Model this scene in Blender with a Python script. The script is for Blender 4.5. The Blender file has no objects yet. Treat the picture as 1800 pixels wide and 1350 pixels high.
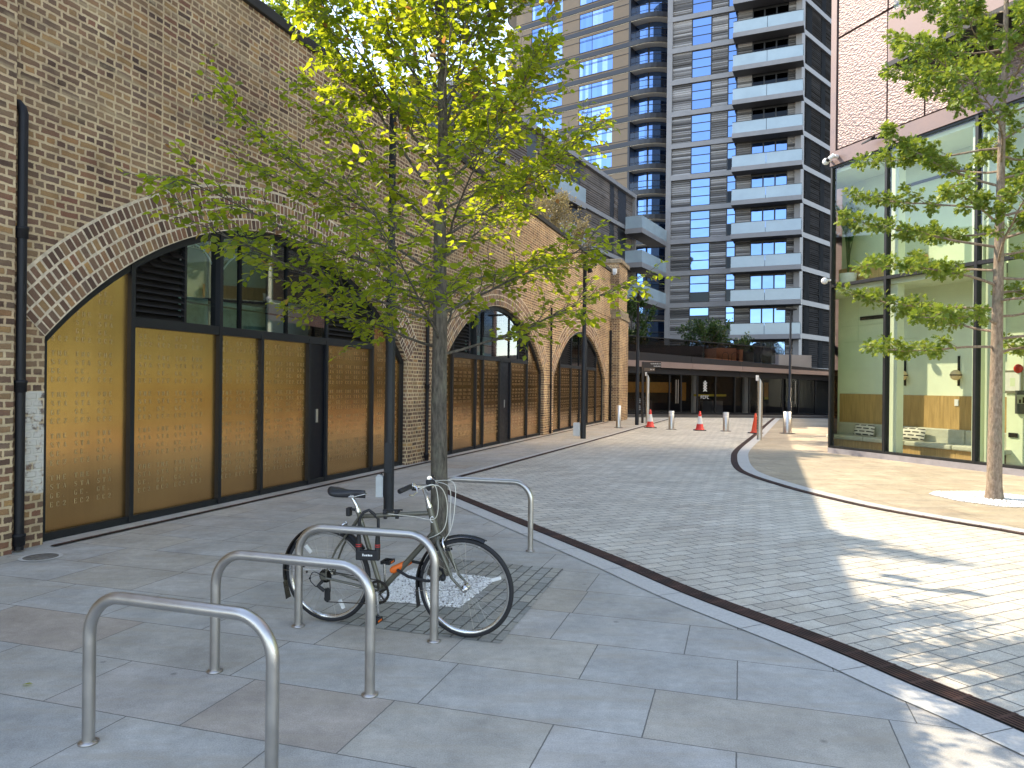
import bpy, math, random
from math import sin, cos, pi, radians as R, sqrt, atan2
from mathutils import Vector as V, Matrix
random.seed(7)
S = bpy.context.scene
COL = S.collection

# ------------------------------------------------------------------ camera
cam = bpy.data.objects.new('camera', bpy.data.cameras.new('camera'))
COL.objects.link(cam)
cam.data.sensor_width = 36.0
cam.data.lens = 26.0
cam.data.clip_start = 0.05
cam.data.clip_end = 2000
cam.location = (0, 0, 1.75)
cam.rotation_euler = (R(90), -0.011, 0)
S.camera = cam

# ------------------------------------------------------------------ sky, sun, exposure
AZ = atan2(-.836, .549)            # sun is ahead and to the left, behind the viaduct
EL = R(42.2)
w = bpy.data.worlds.new('World')
S.world = w
w.use_nodes = True
nt = w.node_tree
sky = nt.nodes.new('ShaderNodeTexSky')
sky.sky_type = 'NISHITA'
sky.sun_disc = False
sky.sun_elevation = EL
sky.sun_rotation = AZ
sky.air_density = 1.0
sky.dust_density = 0.0
sky.ozone_density = 1.0
bg = nt.nodes['Background']
hs = nt.nodes.new('ShaderNodeHueSaturation')
hs.inputs['Saturation'].default_value = .74
nt.links.new(sky.outputs[0], hs.inputs['Color'])
nt.links.new(hs.outputs[0], bg.inputs[0])
bg.inputs[1].default_value = 0.15
sl = bpy.data.lights.new('sun', 'SUN')
sl.energy = 2.45
sl.angle = R(.5)
sl.color = (1, .85, .64)
so = bpy.data.objects.new('sun', sl)
COL.objects.link(so)
so.rotation_euler = V((-sin(AZ) * cos(EL), -cos(AZ) * cos(EL), -sin(EL))).to_track_quat('-Z', 'Y').to_euler()
S.view_settings.view_transform = 'Standard'
S.view_settings.look = 'None'
S.view_settings.exposure = 1.92
S.view_settings.gamma = 1
S.render.engine = 'CYCLES'
cy = S.cycles
cy.use_denoising = True
cy.max_bounces = 8
cy.diffuse_bounces = 4
cy.glossy_bounces = 4
cy.transparent_max_bounces = 12
cy.blur_glossy = 0.25
cy.sample_clamp_indirect = 8

# ------------------------------------------------------------------ helpers
class MB:
    """collects polygons; build() links them as ONE mesh object"""
    def __init__(s):
        s.v = []; s.f = []; s.m = []; s.sm = []; s.r = []; s.M = None
    def add(s, vs, fs, m=0, smooth=False, rnd=None):
        o = len(s.v)
        if s.M is not None: vs = [s.M @ V(p) for p in vs]
        s.v += [tuple(p) for p in vs]
        for f in fs:
            s.f.append([i + o for i in f]); s.m.append(m); s.sm.append(smooth)
            s.r.append(random.random() if rnd is None else rnd)
    def box(s, x0, x1, y0, y1, z0, z1, m=0, rnd=None):
        if x0 > x1: x0, x1 = x1, x0
        if y0 > y1: y0, y1 = y1, y0
        if z0 > z1: z0, z1 = z1, z0
        rnd = random.random() if rnd is None else rnd
        s.add([(x0,y0,z0),(x1,y0,z0),(x1,y1,z0),(x0,y1,z0),(x0,y0,z1),(x1,y0,z1),(x1,y1,z1),(x0,y1,z1)],
              [(0,3,2,1),(4,5,6,7),(0,1,5,4),(1,2,6,5),(2,3,7,6),(3,0,4,7)], m, False, rnd)
    def quad(s, a, b, c, d, m=0, rnd=None): s.add([a,b,c,d], [(0,1,2,3)], m, False, rnd)
    def tube(s, pts, r, seg=8, m=0, cap=True, smooth=True, closed=False):
        pts = [V(p) for p in pts]; n = len(pts)
        rs = r if isinstance(r, (list, tuple)) else [r] * n
        T = []
        for i in range(n):
            if closed: t = pts[(i+1) % n] - pts[i-1]
            else: t = pts[min(i+1, n-1)] - pts[max(i-1, 0)]
            T.append(t.normalized() if t.length > 1e-9 else V((0,0,1)))
        a = V((0,0,1)) if abs(T[0].z) < .9 else V((1,0,0))
        N = T[0].cross(a).normalized(); vs = []
        for i in range(n):
            N = (N - T[i] * N.dot(T[i])).normalized(); B = T[i].cross(N)
            for k in range(seg):
                q = 2*pi*k/seg
                vs.append(pts[i] + (N*cos(q) + B*sin(q)) * rs[i])
        fs = []
        for i in range(n if closed else n-1):
            j = (i+1) % n
            for k in range(seg):
                l = (k+1) % seg
                fs.append((i*seg+k, i*seg+l, j*seg+l, j*seg+k))
        rnd = random.random()
        s.add(vs, fs, m, smooth, rnd)
        if cap and not closed:
            s.add(vs[:seg], [tuple(range(seg))[::-1]], m, False, rnd)
            s.add(vs[-seg:], [tuple(range(seg))], m, False, rnd)
    def lathe(s, prof, seg=20, m=0, c=(0,0,0), smooth=True):
        """prof: list of (radius, z)"""
        vs = []; fs = []
        for r, z in prof:
            for k in range(seg):
                q = 2*pi*k/seg
                vs.append((c[0]+r*cos(q), c[1]+r*sin(q), c[2]+z))
        for i in range(len(prof)-1):
            for k in range(seg):
                l = (k+1) % seg
                fs.append((i*seg+k, i*seg+l, (i+1)*seg+l, (i+1)*seg+k))
        s.add(vs, fs, m, smooth)
        s.add(vs[-seg:], [tuple(range(seg))], m)
        s.add(vs[:seg], [tuple(range(seg))[::-1]], m)
    def prism(s, poly, y0, y1, m=0, rnd=None):
        """poly in (x, z), extruded along y"""
        n = len(poly)
        vs = [(x, y0, z) for x, z in poly] + [(x, y1, z) for x, z in poly]
        fs = [tuple(range(n)), tuple(range(2*n-1, n-1, -1))]
        fs += [(i, i+n, (i+1) % n + n, (i+1) % n) for i in range(n)]
        s.add(vs, fs, m, False, random.random() if rnd is None else rnd)
    def slab(s, poly, z0, z1, m=0):
        """poly in (x, y), extruded along z"""
        n = len(poly)
        vs = [(x, y, z0) for x, y in poly] + [(x, y, z1) for x, y in poly]
        fs = [tuple(range(n))[::-1], tuple(range(n, 2*n))]
        fs += [(i, (i+1) % n, (i+1) % n + n, i+n) for i in range(n)]
        s.add(vs, fs, m, False, random.random())
    def ball(s, c, r, m=0, seg=12, rings=8, sz=1):
        prof = [(max(1e-4, r*sin(pi*i/rings)), -r*cos(pi*i/rings)*sz) for i in range(rings+1)]
        s.lathe(prof, seg, m, c)
    def build(s, name, mats, parent=None, bevel=0, loc=None, rot=None):
        me = bpy.data.meshes.new(name)
        me.from_pydata(s.v, [], s.f)
        if not isinstance(mats, (list, tuple)): mats = [mats]
        for m in mats: me.materials.append(m)
        me.polygons.foreach_set('material_index', s.m)
        me.polygons.foreach_set('use_smooth', s.sm)
        a = me.attributes.new('rnd', 'FLOAT', 'FACE')
        a.data.foreach_set('value', s.r)
        me.update()
        o = bpy.data.objects.new(name, me)
        COL.objects.link(o)
        if parent: o.parent = parent
        if loc: o.location = loc
        if rot: o.rotation_euler = rot
        if bevel:
            b = o.modifiers.new('bevel', 'BEVEL'); b.width = bevel; b.segments = 2; b.limit_method = 'ANGLE'
        return o

def tag(o, label, cat, group=None, kind=None):
    o['label'] = label; o['category'] = cat
    if group: o['group'] = group
    if kind: o['kind'] = kind
    return o
def struct(o, kind='structure'):
    o['kind'] = kind; return o
def thing(name, loc, rz, label, cat, group=None, rot=None):
    o = bpy.data.objects.new(name, None)
    o.empty_display_size = .2
    COL.objects.link(o)
    o.location = loc; o.rotation_euler = rot if rot else (0, 0, rz)
    return tag(o, label, cat, group)
def dup(root, loc, rz, label, cat, group):
    r = root.copy(); COL.objects.link(r); r.location = loc; r.rotation_euler = (0, 0, rz)
    tag(r, label, cat, group)
    for ch in list(root.children):
        c = ch.copy(); COL.objects.link(c); c.parent = r
        for g in list(ch.children):
            d = g.copy(); COL.objects.link(d); d.parent = c
    return r

# ------------------------------------------------------------------ materials
class NT:
    """tiny node-tree writer"""
    def __init__(s, name):
        s.mat = bpy.data.materials.new(name); s.mat.use_nodes = True
        s.t = s.mat.node_tree; s.n = s.t.nodes
        s.bsdf = s.n['Principled BSDF']; s.out = s.n['Material Output']
    def new(s, typ, **kw):
        n = s.n.new('ShaderNode' + typ)
        for k, v in kw.items(): setattr(n, k, v)
        return n
    def link(s, a, b): s.t.links.new(a, b)
    def put(s, sock, v):
        if hasattr(v, 'links'): s.link(v, sock)
        else: sock.default_value = v
    def coord(s, kind='Object'): return s.new('TexCoord').outputs[kind]
    def noise(s, vec, scale, detail=4, rough=.55):
        n = s.new('TexNoise'); n.inputs['Scale'].default_value = scale
        n.inputs['Detail'].default_value = detail; n.inputs['Roughness'].default_value = rough
        if vec is not None: s.link(vec, n.inputs['Vector'])
        return n
    def ramp(s, fac, stops, interp='LINEAR'):
        n = s.new('ValToRGB'); n.color_ramp.interpolation = interp
        e = n.color_ramp.elements
        while len(e) < len(stops): e.new(.5)
        for i, (p, c) in enumerate(stops):
            e[i].position = p; e[i].color = (c, c, c, 1) if isinstance(c, (int, float)) else (*c, 1)
        s.link(fac, n.inputs[0]); return n.outputs[0]
    def mix(s, fac, a, b, mode='MIX'):
        n = s.new('MixRGB', blend_type=mode)
        s.put(n.inputs[0], fac)
        for k, v in ((1, a), (2, b)):
            if isinstance(v, tuple): v = (*v, 1) if len(v) == 3 else v
            s.put(n.inputs[k], v)
        return n.outputs[0]
    def math(s, op, a, b=0.0, c=None):
        n = s.new('Math', operation=op); s.put(n.inputs[0], a); s.put(n.inputs[1], b)
        if c is not None: s.put(n.inputs[2], c)
        return n.outputs[0]
    def bump(s, h, strength=.4, dist=.01):
        n = s.new('Bump'); n.inputs['Strength'].default_value = strength; n.inputs['Distance'].default_value = dist
        s.link(h, n.inputs['Height']); s.link(n.outputs[0], s.bsdf.inputs['Normal'])
    def col(s, c): s.put(s.bsdf.inputs['Base Color'], c if hasattr(c, 'links') else (*c, 1))
    def rough(s, c): s.put(s.bsdf.inputs['Roughness'], c)
    def metal(s, c): s.bsdf.inputs['Metallic'].default_value = c

def plain(name, c, rough=.5, metal=0.0, var=.15, nscale=6, bump=0.0, bscale=60, stretch=None, spec=None):
    t = NT(name); o = t.coord()
    if stretch:
        mp = t.new('Mapping'); mp.inputs['Scale'].default_value = stretch; t.link(o, mp.inputs[0]); o = mp.outputs[0]
    n = t.noise(o, nscale, 5, .6)
    lo = tuple(x*(1-var*1.6) for x in c); hi = tuple(min(1, x*(1+var*1.3)) for x in c)
    t.col(t.ramp(n.outputs[0], [(.3, lo), (.72, hi)]))
    t.rough(t.ramp(n.outputs[0], [(.3, max(.02, rough-.08)), (.7, min(1, rough+.1))]))
    t.metal(metal)
    if spec is not None: t.bsdf.inputs['Specular IOR Level'].default_value = spec
    if bump: t.bump(t.noise(o, bscale, 4).outputs[0], bump, .004)
    return t.mat

BRICK = [(0, (0.080,0.052,0.041)), (.15, (0.131,0.078,0.056)), (.3, (0.194,0.109,0.070)), (.45, (0.154,0.104,0.077)), (.55, (0.251,0.151,0.086)),
         (.68, (0.165,0.109,0.077)), (.8, (0.308,0.192,0.090)), (.92, (0.205,0.099,0.068)), (1, (0.410,0.250,0.099))]
def brick_mat(name, bw=.235, rh=.082, mort=.016, stops=BRICK, mc=(.52,.4,.25), tint=None, coat=None):
    t = NT(name); o = t.coord()
    sp = t.new('SeparateXYZ'); t.link(o, sp.inputs[0])
    cb = t.new('CombineXYZ')
    t.link(t.math('ADD', sp.outputs[0], sp.outputs[1]), cb.inputs[0]); t.link(sp.outputs[2], cb.inputs[1])
    wob = t.noise(o, 5, 3); wv = t.new('VectorMath', operation='MULTIPLY_ADD')
    t.link(wob.outputs['Color'], wv.inputs[0]); wv.inputs[1].default_value = (.035, .03, 0); t.link(cb.outputs[0], wv.inputs[2])
    wob2 = t.noise(o, 45, 3); wv2 = t.new('VectorMath', operation='MULTIPLY_ADD')
    t.link(wob2.outputs['Color'], wv2.inputs[0]); wv2.inputs[1].default_value = (.02, .016, 0); t.link(wv.outputs[0], wv2.inputs[2])
    b = t.new('TexBrick', offset=.5, offset_frequency=2, squash=.52, squash_frequency=2)
    t.link(wv2.outputs[0], b.inputs['Vector'])
    b.inputs['Color1'].default_value = (0,0,0,1); b.inputs['Color2'].default_value = (1,1,1,1); b.inputs['Mortar'].default_value = (.5,.5,.5,1)
    b.inputs['Scale'].default_value = 1; b.inputs['Mortar Size'].default_value = mort; b.inputs['Mortar Smooth'].default_value = .35
    b.inputs['Brick Width'].default_value = bw; b.inputs['Row Height'].default_value = rh; b.inputs['Bias'].default_value = 0
    c = t.ramp(b.outputs['Color'], stops)
    fine = t.noise(o, 90, 5, .7); big = t.noise(o, .55, 4, .6); mid = t.noise(o, 3.2, 4, .6)
    c = t.mix(.55, c, t.ramp(fine.outputs[0], [(.3, .25), (.7, .8)]), 'OVERLAY')
    c = t.mix(.5, c, t.ramp(mid.outputs[0], [(.32, .3), (.68, .68)]), 'OVERLAY')
    m = t.mix(.6, mc, t.ramp(mid.outputs[0], [(.3, .3), (.7, .75)]), 'OVERLAY')
    # old lime bloom in patches covers brick and joint alike
    mb = t.new('Mapping'); mb.inputs['Scale'].default_value = (.45, .45, 1.5); t.link(o, mb.inputs[0])
    bloom = t.ramp(t.noise(mb.outputs[0], 1.2, 6, .7).outputs[0], [(.48, 0), (.7, .6)])
    c = t.mix(bloom, c, (.37,.27,.155))
    c = t.mix(b.outputs['Fac'], c, m)
    c = t.mix(.75, c, t.ramp(big.outputs[0], [(.3, .3), (.5, .5), (.7, .66)]), 'OVERLAY')
    # long smeared repair bands at a few heights
    wz = t.math('ADD', sp.outputs[2], t.math('MULTIPLY', t.noise(o, .8, 4).outputs[0], .22))
    for hz, hw in ((5.42, .05), (6.02, .035), (6.55, .05), (4.95, .03)):
        bd = t.math('SUBTRACT', 1.0, t.math('MULTIPLY', t.math('ABSOLUTE', t.math('SUBTRACT', wz, hz)), 1/hw)); bd = t.math('MAXIMUM', bd, 0.0)
        c = t.mix(t.math('MULTIPLY', t.math('MULTIPLY', bd, .8), t.ramp(mid.outputs[0], [(.4, .1), (.55, 1)])), c, (.4,.32,.2))
    soot = t.ramp(t.noise(mb.outputs[0], .9, 6, .72).outputs['Color'], [(.52, 0), (.7, .55)])
    c = t.mix(soot, c, (.075,.062,.055))
    if coat: c = t.mix(t.ramp(t.noise(o, 5, 6, .7).outputs[0], [(.42, .1), (.5, .92)]), c, coat)
    t.col(c); t.rough(.9); t.bsdf.inputs['Specular IOR Level'].default_value = .25
    h = t.math('ADD', t.math('MULTIPLY', b.outputs['Fac'], -1.0), t.math('MULTIPLY', fine.outputs[0], .7))
    t.bump(h, .8, .012)
    return t.mat
def block_mat(name, stops=BRICK):
    t = NT(name); a = t.new('Attribute', attribute_name='rnd'); o = t.coord()
    c = t.ramp(a.outputs['Fac'], stops)
    fine = t.noise(o, 90, 5, .7)
    c = t.mix(.6, c, t.ramp(fine.outputs[0], [(.3, .25), (.7, .8)]), 'OVERLAY')
    c = t.mix(.4, c, t.ramp(t.noise(o, 2.5, 4).outputs[0], [(.3, .3), (.7, .7)]), 'OVERLAY')
    t.col(c); t.rough(.9); t.bump(fine.outputs[0], .6, .008); t.bsdf.inputs['Specular IOR Level'].default_value = .25
    return t.mat
def paving_mat(name, ang, bw, rh, mort, stops, mc, offs=.5, jitter=.01, bump=.35, fine_s=120, stain=.35, squash=1.0, sf=2, streak=None):
    t = NT(name); o = t.coord()
    mp = t.new('Mapping'); mp.inputs['Rotation'].default_value = (0, 0, -ang); t.link(o, mp.inputs[0])
    wob = t.noise(o, 25, 2); wv = t.new('VectorMath', operation='MULTIPLY_ADD')
    t.link(wob.outputs['Color'], wv.inputs[0]); wv.inputs[1].default_value = (jitter, jitter, 0); t.link(mp.outputs[0], wv.inputs[2])
    b = t.new('TexBrick', offset=offs, offset_frequency=2, squash=squash, squash_frequency=sf)
    t.link(wv.outputs[0], b.inputs['Vector'])
    b.inputs['Color1'].default_value = (0,0,0,1); b.inputs['Color2'].default_value = (1,1,1,1); b.inputs['Mortar'].default_value = (.5,.5,.5,1)
    b.inputs['Scale'].default_value = 1; b.inputs['Mortar Size'].default_value = mort; b.inputs['Mortar Smooth'].default_value = .3
    b.inputs['Brick Width'].default_value = bw; b.inputs['Row Height'].default_value = rh
    c = t.ramp(b.outputs['Color'], stops)
    f1 = t.noise(o, fine_s, 5, .75); f2 = t.noise(o, 2.3, 6, .65); f3 = t.noise(o, .35, 3)
    f4 = t.noise(o, 14, 5, .7)
    c = t.mix(stain, c, t.ramp(f1.outputs[0], [(.25, .2), (.75, .85)]), 'OVERLAY')
    c = t.mix(.55, c, t.ramp(f2.outputs[0], [(.3, .3), (.7, .68)]), 'OVERLAY')
    c = t.mix(.5, c, t.ramp(f4.outputs[0], [(.3, .38), (.7, .6)]), 'OVERLAY')
    c = t.mix(.4, c, t.ramp(f3.outputs[0], [(.35, .38), (.65, .62)]), 'OVERLAY')
    if streak:
        ms = t.new('Mapping'); ms.inputs['Rotation'].default_value = (0,0,-ang+.5); ms.inputs['Scale'].default_value = (.9, 5, 1); t.link(o, ms.inputs[0])
        sn = t.noise(ms.outputs[0], 1.6, 6, .68)
        c = t.mix(t.ramp(sn.outputs[0], [(.46, 0), (.66, .5)]), c, streak)
    # dark spots of chewing gum and dirt
    vo = t.new('TexVoronoi', feature='F1'); vo.inputs['Scale'].default_value = 1.7; t.link(o, vo.inputs['Vector'])
    c = t.mix(t.ramp(t.math('ADD', vo.outputs['Distance'], t.math('MULTIPLY', f1.outputs[0], .04)), [(.04, .45), (.065, 0)]), c, (.06,.06,.06))
    c = t.mix(b.outputs['Fac'], c, mc)
    t.col(c); t.rough(t.ramp(f2.outputs[0], [(.3, .62), (.7, .82)])); t.bsdf.inputs['Specular IOR Level'].default_value = .35
    h = t.math('ADD', t.math('MULTIPLY', b.outputs['Fac'], -1.2), t.math('ADD', t.math('MULTIPLY', f1.outputs[0], .5), t.math('MULTIPLY', f4.outputs[0], .8)))
    t.bump(h, bump, .008)
    return t.mat
def glass_mat(name, tint=(.86,.95,.9), ior=1.5, rough=.02):
    t = NT(name); t.n.remove(t.bsdf)
    tr = t.new('BsdfTransparent'); tr.inputs[0].default_value = (*tint, 1)
    gl = t.new('BsdfGlossy'); gl.inputs['Roughness'].default_value = rough; gl.inputs[0].default_value = (.95,.97,1,1)
    fr = t.new('Fresnel'); ge = t.new('NewGeometry')  # same pane from both sides: no total reflection at its back
    t.link(t.math('MULTIPLY_ADD', ge.outputs['Backfacing'], 1/ior-ior, ior), fr.inputs[0])
    m = t.new('MixShader'); t.link(fr.outputs[0], m.inputs[0]); t.link(tr.outputs[0], m.inputs[1]); t.link(gl.outputs[0], m.inputs[2])
    t.link(m.outputs[0], t.out.inputs[0]); return t.mat
def coated_glass(name, c, rough=.05, bumpy=.02, scale=.35):
    t = NT(name); o = t.coord(); a = t.new('Attribute', attribute_name='rnd')
    t.col(t.mix(t.math('MULTIPLY', a.outputs['Fac'], .45), c, tuple(x*.45 for x in c))); t.metal(1); t.rough(rough)
    t.bump(t.noise(o, scale, 2).outputs[0], bumpy, 1.0); return t.mat
def leaf_mat(name, stops, trans, tmix=.5):
    t = NT(name); t.n.remove(t.bsdf); a = t.new('Attribute', attribute_name='rnd')
    c = t.ramp(a.outputs['Fac'], stops)
    ct = t.ramp(a.outputs['Fac'], trans)
    d = t.new('BsdfPrincipled'); t.link(c, d.inputs['Base Color']); d.inputs['Roughness'].default_value = .45; d.inputs['Specular IOR Level'].default_value = .4
    tl = t.new('BsdfTranslucent'); t.link(ct, tl.inputs[0])
    m = t.new('MixShader'); m.inputs[0].default_value = tmix
    t.link(d.outputs[0], m.inputs[1]); t.link(tl.outputs[0], m.inputs[2]); t.link(m.outputs[0], t.out.inputs[0]); return t.mat
def brushed(name, c, rough, scale=(1,1,60), var=.12, metal=1.0):
    return plain(name, c, rough, metal, var, 8, .08, 90, scale)
def bark_mat(name, lo, hi, scale=(14,14,3)):
    t = NT(name); o = t.coord(); mp = t.new('Mapping'); mp.inputs['Scale'].default_value = scale; t.link(o, mp.inputs[0])
    n = t.noise(mp.outputs[0], 3.0, 7, .7); n2 = t.noise(o, 5, 4)
    c = t.ramp(n.outputs[0], [(.33, lo), (.66, hi)])
    c = t.mix(t.ramp(n2.outputs[0], [(.5, 0), (.72, .45)]), c, (.2,.2,.14))
    t.col(c); t.rough(.9); t.bump(n.outputs[0], .9, .02); return t.mat

M = {}
M['brick'] = brick_mat('stock_brick')
M['brick_pale'] = brick_mat('whitewashed_brick', coat=(.62,.6,.55))
M['block'] = block_mat('arch_brick')
M['mortar'] = plain('lime_mortar', (.6,.51,.38), .95, 0, .22, 14, .5, 120)
M['coping'] = plain('dark_coping', (.022,.021,.019), .8, 0, .3, 3, .4, 40)
M['stone'] = plain('old_stone', (.24,.2,.14), .9, 0, .3, 5, .5, 60)
M['frame'] = plain('anthracite_paint', (.014,.0155,.018), .5, 0, .12, 9, .05, 200, None, .28)
M['pole'] = plain('pole_paint', (.02,.023,.029), .42, 0, .15, 6, .05, 200, None, .28)
M['iron'] = plain('black_iron', (.011,.011,.013), .5, 0, .25, 12, .2, 90, None, .28)
M['navy'] = plain('navy_door', (.003,.004,.009), .4, 0, .1, 9, 0, 60, None, .25)
M['louvre'] = plain('louvre_grey', (.022,.021,.021), .55, 0, .15, 9, 0, 60, None, .25)
t = NT('bronze_panel'); o = t.coord()
mp = t.new('Mapping'); mp.inputs['Scale'].default_value = (140, 140, .6); t.link(o, mp.inputs[0])
br = t.noise(mp.outputs[0], 1.0, 3); lg = t.noise(o, .9, 4)
t.col(t.mix(.3, t.ramp(br.outputs[0], [(.3, (.5,.305,.13)), (.7, (.6,.38,.165))]), t.ramp(lg.outputs[0], [(.3, .35), (.7, .65)]), 'OVERLAY'))
t.metal(1); t.rough(t.ramp(lg.outputs[0], [(.3, .2), (.7, .25)])); t.bsdf.inputs['Anisotropic'].default_value = .8
tg = t.new('Tangent', direction_type='RADIAL', axis='Z'); t.link(tg.outputs[0], t.bsdf.inputs['Tangent']); t.bsdf.inputs['Anisotropic Rotation'].default_value = 0.0
M['bronze'] = t.mat
M['letter'] = plain('pale_lettering', (.55,.42,.24), .42, .8, .05)
M['steel'] = plain('brushed_steel', (.5,.48,.455), .34, 1.0, .1, 3.5)
M['steel_pale'] = brushed('pale_steel', (.6,.61,.6), .38)
M['window'] = glass_mat('arch_window_glass', (.42,.55,.54), 2.3)
M['clear'] = glass_mat('lobby_glass', (.83,.86,.8), 1.5)
M['dark_inside'] = plain('dark_interior', (.018,.021,.025), .8, 0, .3)
M['pale_inside'] = plain('pale_interior', (.35,.5,.45), .8, 0, .2)
M['white'] = plain('white_paint', (.75,.75,.73), .5, 0, .06)
M['grey_box'] = plain('pale_grey_box', (.5,.53,.55), .5, 0, .06)
M['rust'] = plain('rusty_grate', (.085,.042,.03), .75, .2, .45, 4, .4, 150)
M['slot'] = plain('dark_slot', (.008,.007,.007), .9, 0, .3)
# ------------------------------------------------------------------ ground
FLAG = [(0, (.385,.385,.36)), (.25, (.42,.415,.385)), (.45, (.4,.395,.365)), (.58, (.43,.405,.345)), (.7, (.395,.39,.36)), (.82, (.4,.37,.31)), (.9, (.43,.42,.39)), (.97, (.385,.335,.28))]
BUFF = [(0, (.36,.31,.22)), (.3, (.42,.36,.26)), (.6, (.39,.335,.245)), (.85, (.45,.38,.27)), (1, (.36,.3,.22))]
SETT = [(0, (0.473,0.444,0.373)), (.3, (0.557,0.516,0.429)), (.6, (0.501,0.470,0.395)), (.85, (0.598,0.549,0.451)), (1, (0.460,0.418,0.340))]
M['flag'] = paving_mat('sandstone_flags', R(-17.2), .9, .618, .0042, FLAG, (.15,.145,.13), .37, .005, .4, 130, .62, 1.35, 3, (.4,.35,.27))
M['buff'] = paving_mat('buff_flags', R(3), 1.05, .62, .005, BUFF, (.16,.13,.09), .41, .004, .3, 130, .3, 1.3, 3, (.4,.29,.17))
M['sett'] = paving_mat('granite_setts', R(26), .31, .16, .007, SETT, (.15,.145,.13), .5, .008, .5, 160, .75)
M['sett_small'] = paving_mat('small_setts', R(72.8), .2, .1, .007, [(0, (0.243,0.253,0.231)), (.4, (0.338,0.339,0.306)), (.7, (0.290,0.286,0.250)), (1, (0.392,0.372,0.312))], (0.095,0.093,0.081), .5, .01, .6, 130, .5)
M['granite'] = plain('pale_granite', (0.516,0.507,0.470), .75, 0, .1, 60, .3, 160)
M['joint'] = plain('dark_joint', (.12,.115,.1), .95, 0, .2)
M['ground'] = plain('asphalt', (.07,.07,.07), .9, 0, .2, 2)
M['slab_far'] = plain('plinth_stone', (.1,.095,.09), .7, 0, .2, 2)

def flat(name, pts, z, m):
    b = MB(); b.add([(x, y, z) for x, y in pts], [tuple(range(len(pts)))]); return struct(b.build(name, m))
flat('ground', [(-500,-300),(500,-300),(500,900),(-500,900)], -.02, M['ground'])
flat('pavement', [(-30,-14),(30,-14),(30,41.6),(-30,41.6)], 0, M['flag'])
def smooth(pts, n=6):
    out = []
    P = [V((*p, 0)) for p in pts]; P = [P[0]*2-P[1]] + P + [P[-1]*2-P[-2]]
    for i in range(1, len(P)-2):
        a, b, c, d = P[i-1:i+3]
        for k in range(n):
            u = k/n
            q = .5*((2*b) + (c-a)*u + (2*a-5*b+4*c-d)*u*u + (3*b-a-3*c+d)*u**3)
            out.append((q.x, q.y))
    out.append((P[-2].x, P[-2].y)); return out
near = smooth([(-1.34,12.55),(-1.05,11.93),(.02,9.6),(.65,8.25),(1.13,7.2),(1.56,6.2),(2.15,5.09),(2.45,4.37),(2.68,3.84),(3.2,2.4),(3.8,.6),(4.2,-2),(4.4,-10)])
farl = [(-1.38,12.72),(-.87,14.05),(2.11,21.95),(3.02,24.4),(7.26,36.04),(9.1,41.0)]
right = smooth([(7.9,3.4),(7.35,5.2),(6.75,7.2),(6.19,8.92),(5.76,9.74),(5.27,10.78),(4.95,12.03),(4.78,13.26),(4.71,14.64),(4.85,15.84),(5.38,17.86),(6.29,20.56),(8.77,26.67),(11.73,34.07),(13.6,38.7),(14.55,41.0)])
right = [(8.6,-10),(8.5,-4),(8.3,0)] + right
road = farl[::-1] + near + right
flat('road', road, .004, M['sett'])
flat('right_pavement', right + [(28,41.2),(28,-10)], .0045, M['buff'])
flat('tree_paving', [(.51,7.01),(-.06,4.98),(-1.25,5.36),(-.62,7.39)], .004, M['sett_small'])
def strip(b, line, o0, o1, z, m=0):
    n = len(line); L = []; Rr = []
    for i in range(n):
        a = V((*line[max(i-1,0)],0)); c = V((*line[min(i+1,n-1)],0)); t_ = (c-a).normalized(); nn = V((-t_.y, t_.x, 0)); p = V((*line[i],0))
        L.append(p+nn*o0); Rr.append(p+nn*o1)
    vs = [(p.x,p.y,z) for p in L] + [(p.x,p.y,z) for p in Rr]
    b.add(vs, [(i, i+n, i+n+1, i+1) if o1 < o0 else (i, i+1, i+n+1, i+n) for i in range(n-1)], m)
def kerb(line, o0, o1):
    b = MB(); strip(b, line, o0, o1, .008); acc = .3
    for i in range(len(line)-1):          # a joint every 0.9 m
        a = V((*line[i],0)); d = V((*line[i+1],0))-a; Ls = d.length
        if Ls < 1e-6: continue
        t_ = d/Ls; nn = V((-t_.y,t_.x,0)); s_ = .9-acc
        while s_ < Ls:
            q = a+t_*s_; lo, hi = min(o0,o1), max(o0,o1)
            b.add([tuple((q+nn*o+t_*e)+V((0,0,.0095))) for o, e in ((lo,-.003),(hi,-.003),(hi,.003),(lo,.003))], [(0,3,2,1)], 1); s_ += .9
        acc = Ls-(s_-.9)
    struct(b.build('kerb', [M['granite'], M['joint']]))
kerb(near, -.09, -.32)
kerb(farl, .07, .2)
kerb(right, -.08, -.34)
def drain(line, wd, label, bars=6):
    b = MB(); strip(b, line, wd/2, -wd/2, .009, 1)
    st = wd/bars
    for k in range(bars):
        o = -wd/2 + (k+.5)*st
        strip(b, line, o+st*.3, o-st*.3, .016, 0)
    # cross ties of the grate
    acc = 0
    for i in range(len(line)-1):
        a = V((*line[i],0)); c = V((*line[i+1],0)); d = c-a; Ls = d.length
        if Ls < 1e-6 or a.y < -1: continue
        t_ = d/Ls; nn = V((-t_.y,t_.x,0)); s_ = .25-acc
        while s_ < Ls:
            p = a+t_*s_
            q = [p+nn*wd/2-t_*.012, p-nn*wd/2-t_*.012, p-nn*wd/2+t_*.012, p+nn*wd/2+t_*.012]
            b.add([(v.x,v.y,.0165) for v in q], [(0,1,2,3)], 0); s_ += .25
        acc = (Ls-(s_-.25))
    o = b.build('drain_channel', [M['rust'], M['slot']])
    return tag(o, label, 'drain')
drain(near, .17, 'wide rusty slotted drain running past the bike racks to the near right corner')
drain(farl, .11, 'thin rusty drain between the viaduct pavement and the setts, leading to the cones', 3)
drain(right, .15, 'curved rusty drain sweeping round the sunlit right pavement', 5)

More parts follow.
